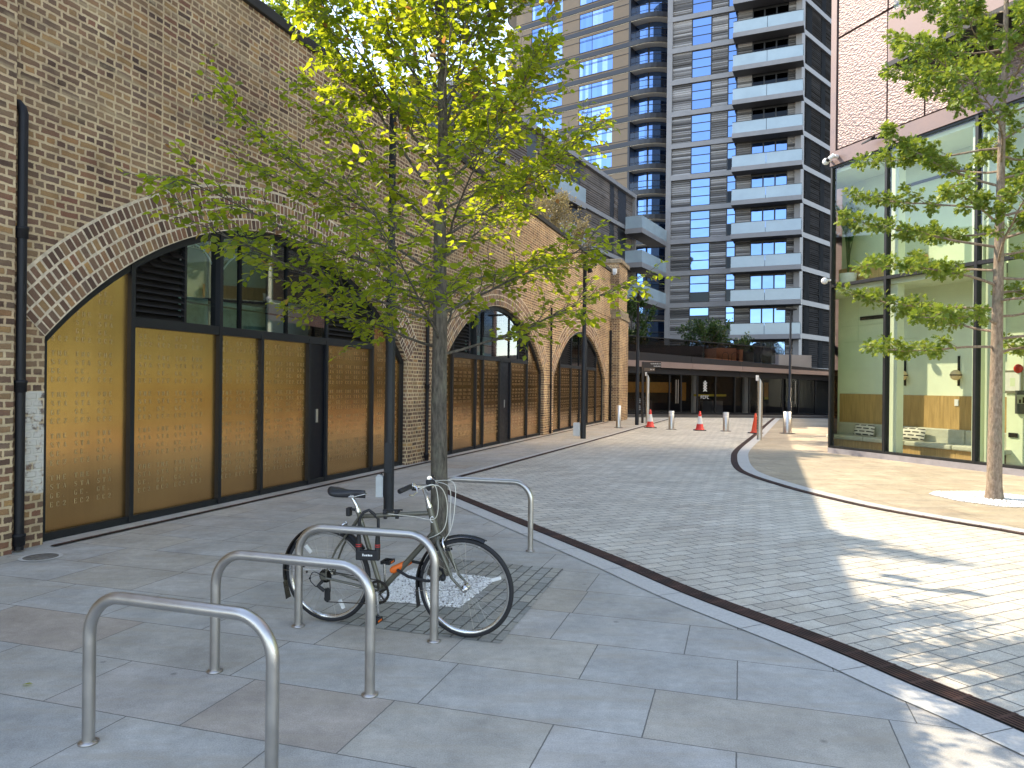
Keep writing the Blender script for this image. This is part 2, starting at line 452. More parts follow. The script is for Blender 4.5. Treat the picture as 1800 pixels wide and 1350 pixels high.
# ------------------------------------------------------------------ brick viaduct (local x along the wall, y into the wall, z up)
WA = R(18.95)
W0 = V((-4.96, 7.77, 0))
WROT = pi/2 - WA
ARCH = [(.05, 8.43, 2.2, 4.05), (10.17, 18.62, 2.15, 3.98), (19.86, 28.78, 2.05, 3.95)]
def arc(a):
    u0, u1, vs, vc = a; hs = (u1-u0)/2; rise = vc-vs
    r = (hs*hs+rise*rise)/(2*rise); return (u0+u1)/2, vc-r, r
def arch_h(a, u, ins=0):
    c, z, r = arc(a); d = (r-ins)**2-(u-c)**2
    return z+sqrt(d) if d > 0 else 0
WM = Matrix.Translation(W0) @ Matrix.Rotation(WROT, 4, 'Z')
via = thing('brick_viaduct', W0, WROT, 'long weathered brick railway viaduct wall with three gold-filled arches along the left', 'viaduct')
b = MB(); TOP = 7.25
cuts = [-9]
for a in ARCH: cuts += [a[0] + (a[1]-a[0])*k/40 for k in range(41)]
cuts += [29.9]; REV = .42
def ina(u): return next((a for a in ARCH if a[0]-1e-6 <= u <= a[1]+1e-6), None)
for i in range(len(cuts)-1):
    p, q = cuts[i], cuts[i+1]; a = ina((p+q)/2)
    z0 = z1 = 0
    if a:
        z0, z1 = arch_h(a, p), arch_h(a, q)
        b.quad((p,0,z0),(p,REV,z0),(q,REV,z1),(q,0,z1))
    b.quad((p,0,z0),(q,0,z1),(q,0,TOP),(p,0,TOP))
for a in ARCH:
    b.quad((a[0],0,0),(a[0],REV,0),(a[0],REV,a[2]),(a[0],0,a[2])); b.quad((a[1],REV,0),(a[1],0,0),(a[1],0,a[2]),(a[1],REV,a[2]))
x0, x1 = -9, 29.9
b.quad((x0,0,TOP),(x1,0,TOP),(x1,.4,TOP),(x0,.4,TOP)); b.quad((x0,.4,6.4),(x0,.4,TOP),(x1,.4,TOP),(x1,.4,6.4))
b.quad((x0,.4,6.4),(x1,.4,6.4),(x1,9,6.4),(x0,9,6.4)); b.quad((x0,9,0),(x0,9,6.4),(x1,9,6.4),(x1,9,0))
b.quad((x0,0,0),(x0,0,TOP),(x0,9,TOP),(x0,9,0)); b.quad((x1,0,0),(x1,9,0),(x1,9,6.4),(x1,0,6.4)); b.quad((x1,0,6.4),(x1,.4,6.4),(x1,.4,TOP),(x1,0,TOP))
b.build('wall', M['brick'], via)
b = MB(); b.box(-9.2, 29.9, -.06, .46, 7.253, 7.41); b.build('coping', M['coping'], via, .012)
b = MB(); b.box(-9, -.37, -.11, -.002, 0, 7.24); b.build('left_pier', M['brick'], via)
b = MB(); b.box(-.225, .047, -.006, -.001, .55, 1.62); b.build('whitewash_patch', M['brick_pale'], via)
# end pier: broad base, stone ledge, slimmer top and slab cap
b = MB(); b.box(29.93, 32.3, -.47, 2.2, 0, 4.98); b.build('pier_base', M['brick'], via)
b = MB(); b.box(29.88, 32.36, -.53, 2.25, 4.983, 5.2); b.box(29.95, 32.3, -.48, 2.2, 5.203, 5.42); b.build('pier_ledge', M['stone'], via, .02)
b = MB(); b.box(30.02, 32.2, -.4, 2.1, 5.423, 7.7); b.build('pier_top', M['brick'], via)
b = MB(); b.box(29.92, 32.32, -.52, 2.2, 7.703, 7.9); b.build('pier_cap', M['stone'], via, .03)
b = MB(); b.box(21.4, 29.9, -.055, -.002, 5.0, 5.18); b.box(21.4, 29.9, -.03, -.002, 4.86, 4.997); b.build('string_course', M['brick'], via)
for k, a in enumerate(ARCH):
    c, zc, r = arc(a); h = math.asin((a[1]-a[0])/2/r)
    b = MB(); n = 60; vs = []
    RW = .155
    for i in range(n+1):
        q = -h+2*h*i/n
        vs += [(c+r*sin(q), -.0055, zc+r*cos(q)), (c+(r+4*RW+.022)*sin(q), -.0055, zc+(r+4*RW+.022)*cos(q))]
    b.add(vs, [(2*i, 2*i+2, 2*i+3, 2*i+1) for i in range(n)])
    b.build('arch_joint', M['mortar'], via)
    b = MB()
    for ring in range(4):
        r0 = r+ring*RW+.011; r1 = r0+RW-.021; rm = (r0+r1)/2
        n = int(2*h*rm/.09); dq = 2*h/n
        for i in range(n):
            q0 = -h+i*dq+.0078/rm+random.uniform(-.004,.004)/rm; q1 = -h+(i+1)*dq-.0078/rm+random.uniform(-.002,.002)/rm
            ra = r0+random.uniform(-.005,.005); rb_ = r1+random.uniform(-.005,.005)
            d = -.009+random.uniform(-.0025,.0025); ch = .006/rm
            P4 = [(q0,ra),(q1,ra),(q1,rb_),(q0,rb_)]
            I4 = [(q0+ch,ra+.006),(q1-ch,ra+.006),(q1-ch,rb_-.006),(q0+ch,rb_-.006)]
            o = [(c+rr*sin(q), -.002, zc+rr*cos(q)) for q, rr in P4] + [(c+rr*sin(q), d, zc+rr*cos(q)) for q, rr in I4]
            b.add(o, [(4,5,6,7),(0,1,5,4),(1,2,6,5),(2,3,7,6),(3,0,4,7)], 0, False, random.random())
    b.build('arch_ring', M['block'], via)

# downpipes
def pipe(u, top, label, y=-.09, rad=.045, kink=False):
    o = thing('downpipe', WM @ V((u, y, 0)), WROT, label, 'pipe')
    b = MB(); pts = [(0,0,.02),(0,0,top)]
    if kink: pts += [(0,.02,top+.06),(-.0,.085,top+.12)]
    b.tube(pts, rad, 14); b.build('pipe', M['iron'], o)
    z = .12
    while z < top:
        b = MB(); b.lathe([(rad+.002,-.06),(rad+.012,-.05),(rad+.012,.03),(rad+.018,.035),(rad+.018,.06),(rad+.002,.065)], 14, 0, (0,0,z)); z += 1.55; b.build('collar', M['iron'], o)
pipe(-.29, 4.42, 'tall black cast iron downpipe left of the nearest arch', -.1, .045, True)
pipe(9.25, 3.25, 'black downpipe on the brick pier behind the near tree trunk', -.07, .04)
pipe(19.27, 4.45, 'thin black downpipe between the two farther arches', -.07, .035)
pipe(29.72, 4.4, 'black downpipe in the corner beside the stone-capped end pier', -.08, .06)

# lettering glyphs (stencil capitals), unit cell .7 x 1
def rc(x0, z0, x1, z1): return [(x0,z0),(x1,z0),(x1,z1),(x0,z1)]
GL = {'T': [rc(0,.9,.3,1), rc(.4,.9,.7,1), rc(.23,0,.47,.88), rc(0,.72,.06,.9), rc(.64,.72,.7,.9)],
 'H': [rc(0,0,.22,1), rc(.48,0,.7,1), rc(.26,.46,.44,.55)],
 'E': [rc(0,0,.22,1), rc(.27,.92,.62,1), rc(.27,.47,.52,.55), rc(.27,0,.62,.08), rc(.56,.76,.64,.92), rc(.56,.08,.64,.26)],
 'S': [rc(.1,.92,.6,1), rc(.02,.58,.25,.9), [(.1,.56),(.3,.6),(.64,.4),(.44,.36)], rc(.45,.1,.68,.42), rc(.08,0,.58,.08), rc(.58,.7,.64,.92), rc(.03,.08,.09,.3)],
 'A': [[(0,0),(.08,0),(.36,.95),(.3,1)], [(.44,0),(.7,0),(.46,.98),(.32,1)], rc(.16,.28,.4,.34)],
 'G': [rc(0,.1,.22,.9), rc(.14,.92,.58,1), rc(.14,0,.58,.08), rc(.44,.1,.66,.42), rc(.57,.7,.64,.9)],
 'C': [rc(0,.1,.22,.9), rc(.14,.92,.58,1), rc(.14,0,.58,.08), rc(.46,.68,.64,.9), rc(.57,.1,.64,.28)],
 '2': [rc(.1,.92,.56,1), rc(.42,.56,.66,.9), [(.02,.1),(.2,.1),(.64,.54),(.44,.54)], rc(.02,0,.66,.09), rc(.03,.68,.18,.88)],
 '.': [rc(.06,0,.24,.17)]}
def shopfront(a, mull, gold, door, up, label):
    """mull: mullion centres; gold: panel index pairs; up: list of (u0, u1, kind) above the transom"""
    u0, u1, vs, vc = a; YF = .1; TR = 2.47
    o = thing('arch_shopfront', W0, WROT, label, 'shopfront')
    b = MB(); c, zc, r = arc(a); FT = .11
    n = 48; h = math.asin((u1-u0)/2/r)
    for y0, y1, ft in ((YF, .34, FT),):
        for i in range(n):
            q0 = -h+2*h*i/n; q1 = -h+2*h*(i+1)/n
            A = [(c+r*sin(q), zc+r*cos(q)) for q in (q0, q1)]; B = [(c+(r-ft)*sin(q), zc+(r-ft)*cos(q)) for q in (q1, q0)]
            b.prism([A[1], A[0], B[1], B[0]], y0, y1)
    b.box(u0+.002, u0+FT, YF, .34, .0, vs); b.box(u1-FT, u1-.002, YF, .34, .0, vs)
    for x in mull:
        top = arch_h(a, x, FT*.5)
        b.box(x-.032, x+.032, YF-.012, .3, .02, (TR-.001 if x in door[2] else top))
    b.box(door[3], door[4], YF-.006, .3, TR-.07, TR+.05)
    b.box(u0+FT, u1-FT, YF+.01, .32, 0, .085)
    b.build('frame', M['frame'], o)
    ed = [u0+FT-.02] + list(mull) + [u1-FT+.02]
    for i, j in gold:
        p, q = ed[i], ed[j]
        full = (p < door[3]+.01 and q <= door[3]+.05) or p >= door[4]-.05
        def ph(u): return min(arch_h(a, u, FT*.6), 99) if full else TR-.03
        b = MB(); n = 14; us = [p+(q-p)*k/n for k in range(n+1)]
        for k in range(n):
            b.quad((us[k],YF+.05,.05),(us[k+1],YF+.05,.05),(us[k+1],YF+.05,max(.06,ph(us[k+1]))),(us[k],YF+.05,max(.06,ph(us[k]))))
        g = b.build('gold_panel', M['bronze'], o)
        b = MB(); CP, GP, LH, AD, LP = .298, .456, .056, .078, .097
        x = u0+.2+CP*math.ceil((p+.06-u0-.2)/CP)
        while x+.22 < q:
            for row in range(9):
                zt = .33+GP*row
                for li, word in enumerate(('THE', 'STA', 'GE.', 'EC2')):
                    z = zt+.31-LP*li
                    if z+LH > min(ph(x), ph(x+.25))-.03 or z < .16: continue
                    for ci, chh in enumerate(word):
                        for poly in GL[chh]:
                            b.add([(x+ci*AD+px*LH*1.0, YF+.0478, z+pz*LH) for px, pz in poly], [tuple(range(len(poly)))])
            x += CP
        if b.v: b.build('lettering', M['letter'], g)
    # recessed door leaf
    d0, d1 = door[0], door[1]
    b = MB(); b.box(d0+.02, d1-.02, YF+.03, YF+.09, .05, TR-.06)
    dn = b.build('door', M['navy'], o)
    b = MB(); b.box((d0+d1)/2-.03, (d0+d1)/2+.03, YF+.018, YF+.0295, 1.05, 1.28); b.build('entry_plate', M['steel_pale'], dn)
    for p, q, kind in up:
        n = 12; us = [p+(q-p)*k/n for k in range(n+1)]
        if kind == 'louvre':
            b = MB(); z = TR+.05
            while z < vc-.15:
                hi = z+.075
                ss = [u for u in [p+(q-p)*k/24 for k in range(25)] if arch_h(a, u, FT) > hi]
                if len(ss) > 1: b.add([(ss[0],YF+.03,z-.01),(ss[-1],YF+.03,z-.01),(ss[-1],YF+.13,hi),(ss[0],YF+.13,hi)], [(0,1,2,3)])
                z += .085
            for k in range(n):
                b.quad((us[k],YF+.16,TR),(us[k+1],YF+.16,TR),(us[k+1],YF+.16,arch_h(a,us[k+1],.05)),(us[k],YF+.16,arch_h(a,us[k],.05)))
            b.build('louvre', M['louvre'], o)
        else:
            b = MB()
            for k in range(n):
                b.quad((us[k],YF+.07,TR),(us[k+1],YF+.07,TR),(us[k+1],YF+.07,arch_h(a,us[k+1],.05)),(us[k],YF+.07,arch_h(a,us[k],.05)))
            b.build('window', M['window'], o)
    # the unit behind the glass
    b = MB(); b.box(u0+.15, u1-.15, 2.2, 2.25, TR, vc); b.box(u0+.1, u1-.1, .45, 2.2, TR-.1, TR-.06)
    b.box(u0+.8, u1-2.2, 1.5, 1.55, TR+.0, TR+.62, 1); b.box(u0+5.3, u0+6.5, 1.2, 1.25, TR, TR+.75, 2)
    b.build('interior', [M['dark_inside'], M['pale_inside'], M['white']], o)
    # glazing bars and a curled white cable inside the nearest arch
    b = MB()
    wins = [x for x in up if x[2] == 'window']
    for p, q, _ in wins:
        b.box(p, q, YF+.072, YF+.1, TR+.33, TR+.35)
        for x in (p, q): b.box(x-.02, x+.02, YF+.04, YF+.1, TR+.05, arch_h(a, x, .05))
    b.build('glazing_bar', M['frame'], o)
    return o
A1, A2, A3 = ARCH
s1 = shopfront(A1, [1.29,2.83,3.75,5.0,5.52,7.12], [(0,1),(1,2),(2,3),(3,4),(5,6),(6,7)], (5.0,5.52,(3.75,5.0,5.52),1.29,7.12),
   [(1.29,2.2,'louvre'),(2.2,2.83,'window'),(2.83,3.3,'window'),(3.3,4.42,'window'),(4.42,5.6,'window'),(5.6,7.12,'louvre')],
   'nearest arch infill of gold panels printed THE STAGE EC2 with louvres and windows above')
b = MB(); b.tube([(2.25+.1*k, .3+.06*sin(k*.9), 3.45+.2*sin(k*.72-.6)) for k in range(13)], .012, 6); b.build('cable', M['white'], s1)
shopfront(A2, [11.04,12.6,13.15,14.5,15.42,17.08], [(0,1),(1,2),(2,3),(3,4),(5,6),(6,7)], (14.5,15.42,(13.15,14.5,15.42),11.04,17.08),
   [(11.04,12.2,'louvre'),(12.2,13.15,'window'),(13.15,15.42,'window'),(15.42,16.3,'window'),(16.3,17.08,'louvre')],
   'middle arch infill of orange-gold panels just right of the near tree trunk')
shopfront(A3, [21.12,22.8,24.25,25.0,25.68,27.3], [(0,1),(1,2),(2,3),(3,4),(5,6),(6,7)], (25.0,25.68,(24.25,25.0,25.68),21.12,27.3),
   [(21.12,22.8,'louvre'),(22.8,24.25,'window'),(24.25,25.68,'window'),(25.68,27.3,'louvre')],
   'farthest arch infill of gold panels beside the brick end pier')
wd = [tuple((WM @ V((u, -.2, 0)))[:2]) for u in (0, 8.6, 10.1, 18.7, 19.8, 28.8)]
drain(wd, .07, 'thin rusty drain slot along the foot of the arches', 2)
# ------------------------------------------------------------------ right-hand lobby building (local x along its face, y into it)
RB = V((8.52, 19.81, 0)); RROT = atan2(-.939, .344)
M['clad'] = None
t = NT('embossed_copper_panel'); o = t.coord()
mp = t.new('Mapping'); mp.inputs['Scale'].default_value = (1, 1, 1.9); t.link(o, mp.inputs[0])
vo = t.new('TexVoronoi', feature='F1'); vo.inputs['Scale'].default_value = 12; t.link(mp.outputs[0], vo.inputs['Vector'])
n1 = t.noise(o, 1.2, 4)
t.col(t.ramp(n1.outputs[0], [(.3, (.165,.118,.11)), (.7, (.2,.14,.13))])); t.metal(.35); t.rough(.5); t.bump(vo.outputs['Distance'], .8, .022)
M['clad'] = t.mat
M['copper'] = plain('flat_copper_panel', (.165,.113,.105), .5, .3, .08, 1.5)
M['sill'] = plain('grey_sill', (.3,.29,.32), .5, .2, .08)
M['green'] = plain('pale_green_paint', (.74,.81,.62), .75, 0, .03, 2)
M['green2'] = plain('deep_green_paint', (.62,.7,.5), .75, 0, .04, 2)
M['wood'] = plain('oak_panel', (.48,.31,.12), .5, 0, .18, 3, .05, 90, (6,6,.5))
M['floor_in'] = plain('lobby_floor', (.35,.3,.2), .4, 0, .1)
M['mirror'] = coated_glass('reflective_coated_glass', (.86,.8,.68), .2, .01)
M['blue_glass'] = coated_glass('blue_coated_glass', (.36,.46,.6), .03, .015)
rb = thing('lobby_building', RB, RROT, 'corner building with pale green glazed lobby under embossed pinkish copper panels on the right', 'building')
SE = 24.0; XS = [0, 1.79, 4.17, 6.6, 9.0, 11.4, 13.8, 16.2, 18.6, 21.0, SE]
# side wall runs away from the corner
sx, sy = -.72, .69
def side(p, q, y0=0): return (sx*p - sy*y0*0, sy*p)
b = MB()
b.box(-.03, SE, -.06, .3, 7.66, 8.03); b.box(-.03, .16, -.06, .25, 8.033, 30); b.box(-.02, SE, -.04, .3, 0.0, .14, 1); b.box(.162, SE, .04, .3, 8.033, 30, 0)
b.build('fascia', [M['copper'], M['sill']], rb)
b = MB(); L = 30
for z0, z1 in ((0, .5), (3.9, 4.5), (7.6, 8.1), (11, 11.6), (14.6, 15.2), (18.2, 30)):
    b.add([(0,0,z0),(sx*L,sy*L,z0),(sx*L,sy*L,z1),(0,0,z1)], [(0,1,2,3)])
b.add([(SE,0,0),(SE,14,0),(SE,14,30),(SE,0,30)], [(0,1,2,3)])
b.add([(0,.3,30),(SE,.3,30),(SE,16,30),(sx*L,sy*L,30)], [(0,1,2,3)])
b.add([(SE,14,0),(sx*L,sy*L,0),(sx*L,sy*L,30),(SE,14,30)], [(0,1,2,3)])
b.build('side_wall', M['copper'], rb)
b = MB()
for z0, z1 in ((.5, 3.9), (4.5, 7.6), (8.1, 11), (11.6, 14.6), (15.2, 18.2)):
    for k in range(10):
        p, q = .4+k*2.9, .4+k*2.9+2.7
        b.add([(sx*p+.02,sy*p+.02,z0),(sx*q+.02,sy*q+.02,z0),(sx*q+.02,sy*q+.02,z1),(sx*p+.02,sy*p+.02,z1)], [(0,1,2,3)])
b.build('side_glazing', M['mirror'], rb)
# embossed panels
PX = [.17, 1.79, 2.86, 4.17, 6.0, 7.9, 9.8, 11.7, 13.6, 15.5, 17.4, 19.3, 21.2, SE]
for i in range(len(PX)-1):
    for z0, z1 in ((8.06, 11.0), (11.03, 14.0), (14.03, 17.0), (17.03, 20.0)):
        lo, hi = z0, z1
        if i >= 2 and i != 6 and z0 < 9: hi = 9.05
        if i >= 2 and z0 > 11 and z0 < 12: continue
        b = MB(); b.box(PX[i]+.02, PX[i+1]-.02, -.025, .038, lo+.015, hi-.015)
        b.build('copper_panel', M['clad'], rb, .006)
for k, (p, q) in enumerate(((2.86, 7.9), (9.8, 13.6), (13.6, 17.4), (17.4, 23.9))):
    b = MB(); b.box(p+.05, q-.05, .036, .0385, 9.1, 13.9, 1)
    for x in (p+.04, p+1.3, q-.04): b.box(x-.04, x+.04, -.03, .035, 9.07, 13.95)
    b.box(p, q, -.028, .034, 9.06, 9.12)
    b.build('upper_window', [M['frame'] if k else M['steel_pale'], M['blue_glass']], rb)
# projecting copper balcony
b = MB(); b.box(3.18, 8.2, -1.5, -.03, 8.83, 8.93, 1); b.box(3.18, 8.2, -1.5, -1.46, 8.935, 10.0); b.box(3.18, 3.22, -1.456, -.03, 8.935, 10.0)
bo = b.build('balcony', [M['copper'], M['iron']], rb)
b = MB(); b.box(3.25, 8.2, -1.42, -1.405, 10.0, 10.45); b.build('balustrade_glass', M['clear'], bo)
# shopfront glazing
for i in range(len(XS)-1):
    p, q = XS[i], XS[i+1]
    for z0, z1 in ((.15, 4.42), (4.5, 7.66)):
        b = MB(); b.quad((p+.04,0.02,z0),(q-.035,0.02,z0),(q-.035,0.02,z1),(p+.04,0.02,z1))
        b.build('lobby_glazing', M['clear'], rb)
b = MB()
for x in XS: b.box(x-.035 if x else -.02, x+.035, -.035, .12, .145, 7.655)
b.box(.036, SE, -.03, .1, .145, .2); b.box(.036, SE, -.03, .1, 4.42, 4.5); b.box(.036, SE, -.02, .1, 7.6, 7.655)
b.build('mullion', M['frame'], rb)
# rooms behind
D = 1.32
b = MB()
b.box(-1.1, 4.12, D, D+.05, .12, 4.3, 0); b.box(-1.0, 4.1, D, D+.05, 4.55, 7.6, 1)
b.add([(.0,.13,.12),(sx*1.9+.03,sy*1.9+.03,.12),(sx*1.9+.03,sy*1.9+.03,7.6),(.0,.13,7.6)], [(0,1,2,3)], 0)
b.box(1.62, 1.96, .2, .42, .12, 7.6, 0); b.box(3.94, 4.12, .2, .46, .12, 4.3, 0)
b.box(4.22, 4.6, .22, .32, .12, 7.6, 1); b.box(4.2, SE, .92, .97, .12, 7.6, 0); b.box(3.9, 4.16, .2, .9, 4.55, 7.6, 0)
fp = [(-.1,.13),(4.15,.13),(4.15,D+.05),(-1.38,D+.05)]; b.slab(fp, 4.301, 4.53, 0); b.box(4.2, SE, .13, .9, 7.5, 7.6, 0); b.slab(fp, 7.5, 7.599, 0)
b.box(-.9, 1.55, D-.012, D-.002, 3.03, 3.04, 1); b.box(-.36, -.35, D-.013, D-.002, 3.05, 4.2, 1); b.box(-1, 3, D-.013, D-.002, 3.48, 3.49, 1)
b.box(-.3, .5, D-.02, D-.002, 3.62, 3.72, 2); b.box(-.85, 4, D-.03, D-.002, 6.95, 7.02, 2)
b.build('lobby_wall', [M['green'], M['green2'], M['frame']], rb)
b = MB(); b.slab([(-.1,.13),(SE,.13),(SE,D),(-1.3,D)], .06, .118); b.build('lobby_floor', M['floor_in'], rb)
b = MB(); b.box(-.98, 4.1, D-.04, D-.004, .12, 1.58); b.box(-.9, 1.9, D-.2, D-.06, 4.54, 5.1); b.build('oak_panelling', M['wood'], rb)
# sofa, cushions, wall lights
M['sofa'] = plain('sage_upholstery', (.5,.5,.4), .85, 0, .07, 8, .3, 200)
M['lampglow'] = plain('opal_glass', (.8,.6,.34), .4, 0, .03)
RM = Matrix.Translation(RB) @ Matrix.Rotation(RROT, 4, 'Z')
so_ = thing('bench_sofa', RM @ V((1, D-.3, .12)), RROT, 'long sage upholstered bench on an oak base behind the lobby glass', 'sofa')
b = MB(); b.box(-1.85, 3.05, -.22, .24, 0, .2); b.build('base', M['wood'], so_, .005)
for k in range(4):
    b = MB(); b.box(-1.9+k*1.31, -1.9+k*1.31+1.29, -.3, .12, .205, .32); b.build('seat_cushion', M['sofa'], so_, .03)
    b = MB(); b.box(-1.9+k*1.31, -1.9+k*1.31+1.29, .125, .24, .205, .66); b.build('back_cushion', M['sofa'], so_, .03)
t = NT('patterned_cushion'); o = t.coord()
bk = t.new('TexBrick', offset=.5); mpc = t.new('Mapping'); mpc.inputs['Rotation'].default_value = (R(90), 0, 0); t.link(o, mpc.inputs[0]); t.link(mpc.outputs[0], bk.inputs['Vector'])
bk.inputs['Color1'].default_value = (.03,.03,.03,1); bk.inputs['Color2'].default_value = (.04,.035,.03,1); bk.inputs['Mortar'].default_value = (.66,.63,.55,1)
bk.inputs['Scale'].default_value = 1; bk.inputs['Brick Width'].default_value = .24; bk.inputs['Row Height'].default_value = .085; bk.inputs['Mortar Size'].default_value = .028
t.col(bk.outputs['Color']); t.rough(.9); M['cushion'] = t.mat
def cushion(x, label, tilt):
    b = MB(); n = 10; vs = []
    for s_ in (-1, 1):
        for i in range(n+1):
            for j in range(n+1):
                u, v = i/n*2-1, j/n*2-1
                th = .075*max(0, (1-u**4)*(1-v**4))**.5
                k = 1-.06*(1-abs(v))*0
                vs.append((u*.34*k, s_*th, v*.16))
    fs = []
    for s_ in (0, 1):
        for i in range(n):
            for j in range(n):
                a = s_*(n+1)**2+i*(n+1)+j; q = (a, a+n+1, a+n+2, a+1)
                fs.append(q if s_ == 0 else q[::-1])
    b.add(vs, fs, 0, True)
    o = b.build('cushion', M['cushion'], None, 0, RM @ V((x, D-.33, .61)), (R(-14), 0, 0)); o.rotation_euler = (Matrix.Rotation(RROT, 3, 'Z') @ Matrix.Rotation(R(-14), 3, 'X')).to_euler()
    tag(o, label, 'cushion', 'cushions on the lobby bench')
cushion(.2, 'black and white patterned cushion partly behind the mullion, left one on the lobby bench', 0)
cushion(1.75, 'black and white patterned cushion in full view, right one on the lobby bench', 0)
for x, lb in ((1.22, 'round opal wall light above the lobby bench, nearer the middle mullion'), (2.74, 'round opal wall light above the lobby bench, nearer the tree trunk')):
    o = thing('wall_light', RM @ V((x, D-.12, 2.08)), RROT, lb, 'wall light', 'lobby wall lights')
    b = MB(); b.ball((0,0,0), .125, 0, 20, 14); b.build('globe', M['lampglow'], o)
    b = MB(); b.box(-.016, .016, .07, .115, -.26, .46); b.box(-.14, .14, -.02, .02, -.012, .012); b.lathe([(.131,-.012),(.131,.012)], 20); b.build('bracket', M['iron'], o)
def wallbox(name, x, y, z, w_, h_, d, m, label, cat, extra=None):
    b = MB(); b.box(-w_/2, w_/2, -d, 0, -h_/2, h_/2, 0)
    if extra: extra(b, d)
    o = b.build(name, m, None, .003, RM @ V((x, y, z)), (0,0,RROT)); return tag(o, label, cat)
wallbox('light_switch', 2.71, D-.045, 1.42, .11, .16, .012, M['white'], 'white switch plate on the oak wall panel', 'switch')
def pic(b, d): b.box(-.17,.17,-d-.004,-d,-.2,.2,1); b.box(-.06,.05,-d-.006,-d-.0045,-.1,.08,2)
wallbox('framed_picture', 4.36, .915, 1.92, .42, .5, .03, [M['steel'], M['white'], M['green2']], 'framed pale print on the lobby wall right of the tree trunk', 'picture', pic)
def pan(b, d):
    b.box(-.27,.27,-d-.004,-d,-.03,.16,1)
    for k in range(6): b.box(-.23+k*.08,-.18+k*.08,-d-.008,-d-.0045,-.02,.06+.05*(k%3),2)
wallbox('alarm_panel', 4.75, .915, 1.48, .64, .5, .06, [plain('panel_grey',(.08,.09,.09),.5), M['steel_pale'], M['iron']], 'dark grey alarm panel with small display on the lobby wall', 'panel', pan)
wallbox('socket_plate', 4.36, .915, .76, .2, .1, .02, M['iron'], 'dark socket plate low on the lobby wall', 'socket')
M['red'] = plain('signal_red', (.5,.03,.02), .4, 0, .06)
o = thing('fire_bell', RM @ V((4.48, .9, 2.2)), RROT, 'round red fire bell high on the lobby wall', 'bell')
b = MB(); b.lathe([(.03,-.0),(.09,.0),(.1,.03),(.08,.06),(.03,.07)], 18); x_ = b.build('gong', M['red'], o); x_.rotation_euler = (R(90),0,0)
b = MB(); b.box(-.05,.05,0,.012,-.05,.05); b.build('mount', M['white'], o)
# cameras and floodlight on the fascia
def camera_unit(x, z, label):
    o = thing('security_camera', RM @ V((x, -.06, z)), RROT, label, 'camera', 'security cameras on the lobby building')
    b = MB(); b.tube([(0,0,0),(0,-.1,0)], .05, 12); b.build('mount', M['white'], o)
    b = MB(); b.tube([(.02,-.13,.02),(.0,-.15,0),(-.09,-.2,-.06)], [.055,.06,.055], 14); b.ball((-.11,-.215,-.075), .056, 1, 12, 8); b.build('housing', [M['white'], M['iron']], o)
camera_unit(.24, 7.86, 'white bullet security camera on the copper fascia by the corner')
o = thing('security_camera', RB + V((-.06,-.05,7.8)), 0, 'small white dome camera on the very corner edge of the lobby building, the higher one', 'camera', 'security cameras on the lobby building')
b = MB(); b.tube([(.03,.03,0),(-.12,-.04,0)], .03, 8); b.build('mount', M['white'], o); b = MB(); b.ball((-.16,-.05,-.03), .09, 0); b.build('dome', M['white'], o)
o2 = dup(o, RB + V((-.06,-.05,4.62)), 0, 'small white dome camera on the corner edge at mid height of the lobby glass', 'camera', 'security cameras on the lobby building')
o = thing('floodlight', RM @ V((1.62, -.06, 7.85)), RROT, 'dark floodlight on a short arm over the lobby glass', 'floodlight')
b = MB(); b.tube([(.12,0,.05),(.1,-.2,.02),(0,-.28,.0)], .022, 8); b.build('arm', M['iron'], o)
b = MB(); b.add([(-.28,-.3,.0),(.06,-.34,.03),(.06,-.2,.1),(-.24,-.16,.08),(-.3,-.3,-.05),(.05,-.34,-.03),(.05,-.2,.03),(-.26,-.16,.02)], [(0,1,2,3),(7,6,5,4),(0,4,5,1),(1,5,6,2),(2,6,7,3),(3,7,4,0)]); b.build('head', M['iron'], o, .012)
# palm on the upper floor
M['palm'] = leaf_mat('palm_leaf', [(0,(.03,.09,.02)),(1,(.06,.14,.03))], [(0,(.1,.25,.03)),(1,(.15,.3,.05))], .35)
o = thing('potted_palm', RM @ V((-.28, .85, 4.53)), 0, 'broad-leaved potted palm on the upper floor behind the lobby glass', 'plant')
b = MB(); b.lathe([(.14,0),(.19,.02),(.23,.36),(.2,.36)], 18); b.build('pot', M['white'], o)
b = MB(); lf = MB()
for k in range(11):
    q = k*2.4; r_ = .06+.12*random.random(); hh = .95+.8*random.random()
    pts = [V((0,0,.36)), V((cos(q)*r_*.35, sin(q)*r_*.35, .36+hh*.55)), V((cos(q)*r_, sin(q)*r_, .36+hh))]
    b.tube(pts, [.022,.016,.01], 6)
    d = (pts[2]-pts[1]).normalized(); sd = d.cross(V((sin(q), -cos(q), .2))).normalized()
    sd = V((-sin(q+.5), cos(q+.5), 0)); n = 7; vs = []
    for i in range(n+1):
        u = i/n; wd_ = .12*sin(pi*min(1, u*.92+.06))**.8; c = pts[1]*.4+pts[2]*.6 + d*(.7*u) + V((cos(q)*.1*u*u, sin(q)*.1*u*u, -.06*u*u))
        vs += [c-sd*wd_+V((0,0,.03)), c, c+sd*wd_+V((0,0,.03))]
    lf.add(vs, [(3*i+a, 3*i+a+1, 3*i+a+4, 3*i+a+3) for i in range(n) for a in (0,1)], 0, True, random.random())
b.build('stem', M['palm'], o); lf.build('fronds', M['palm'], o)

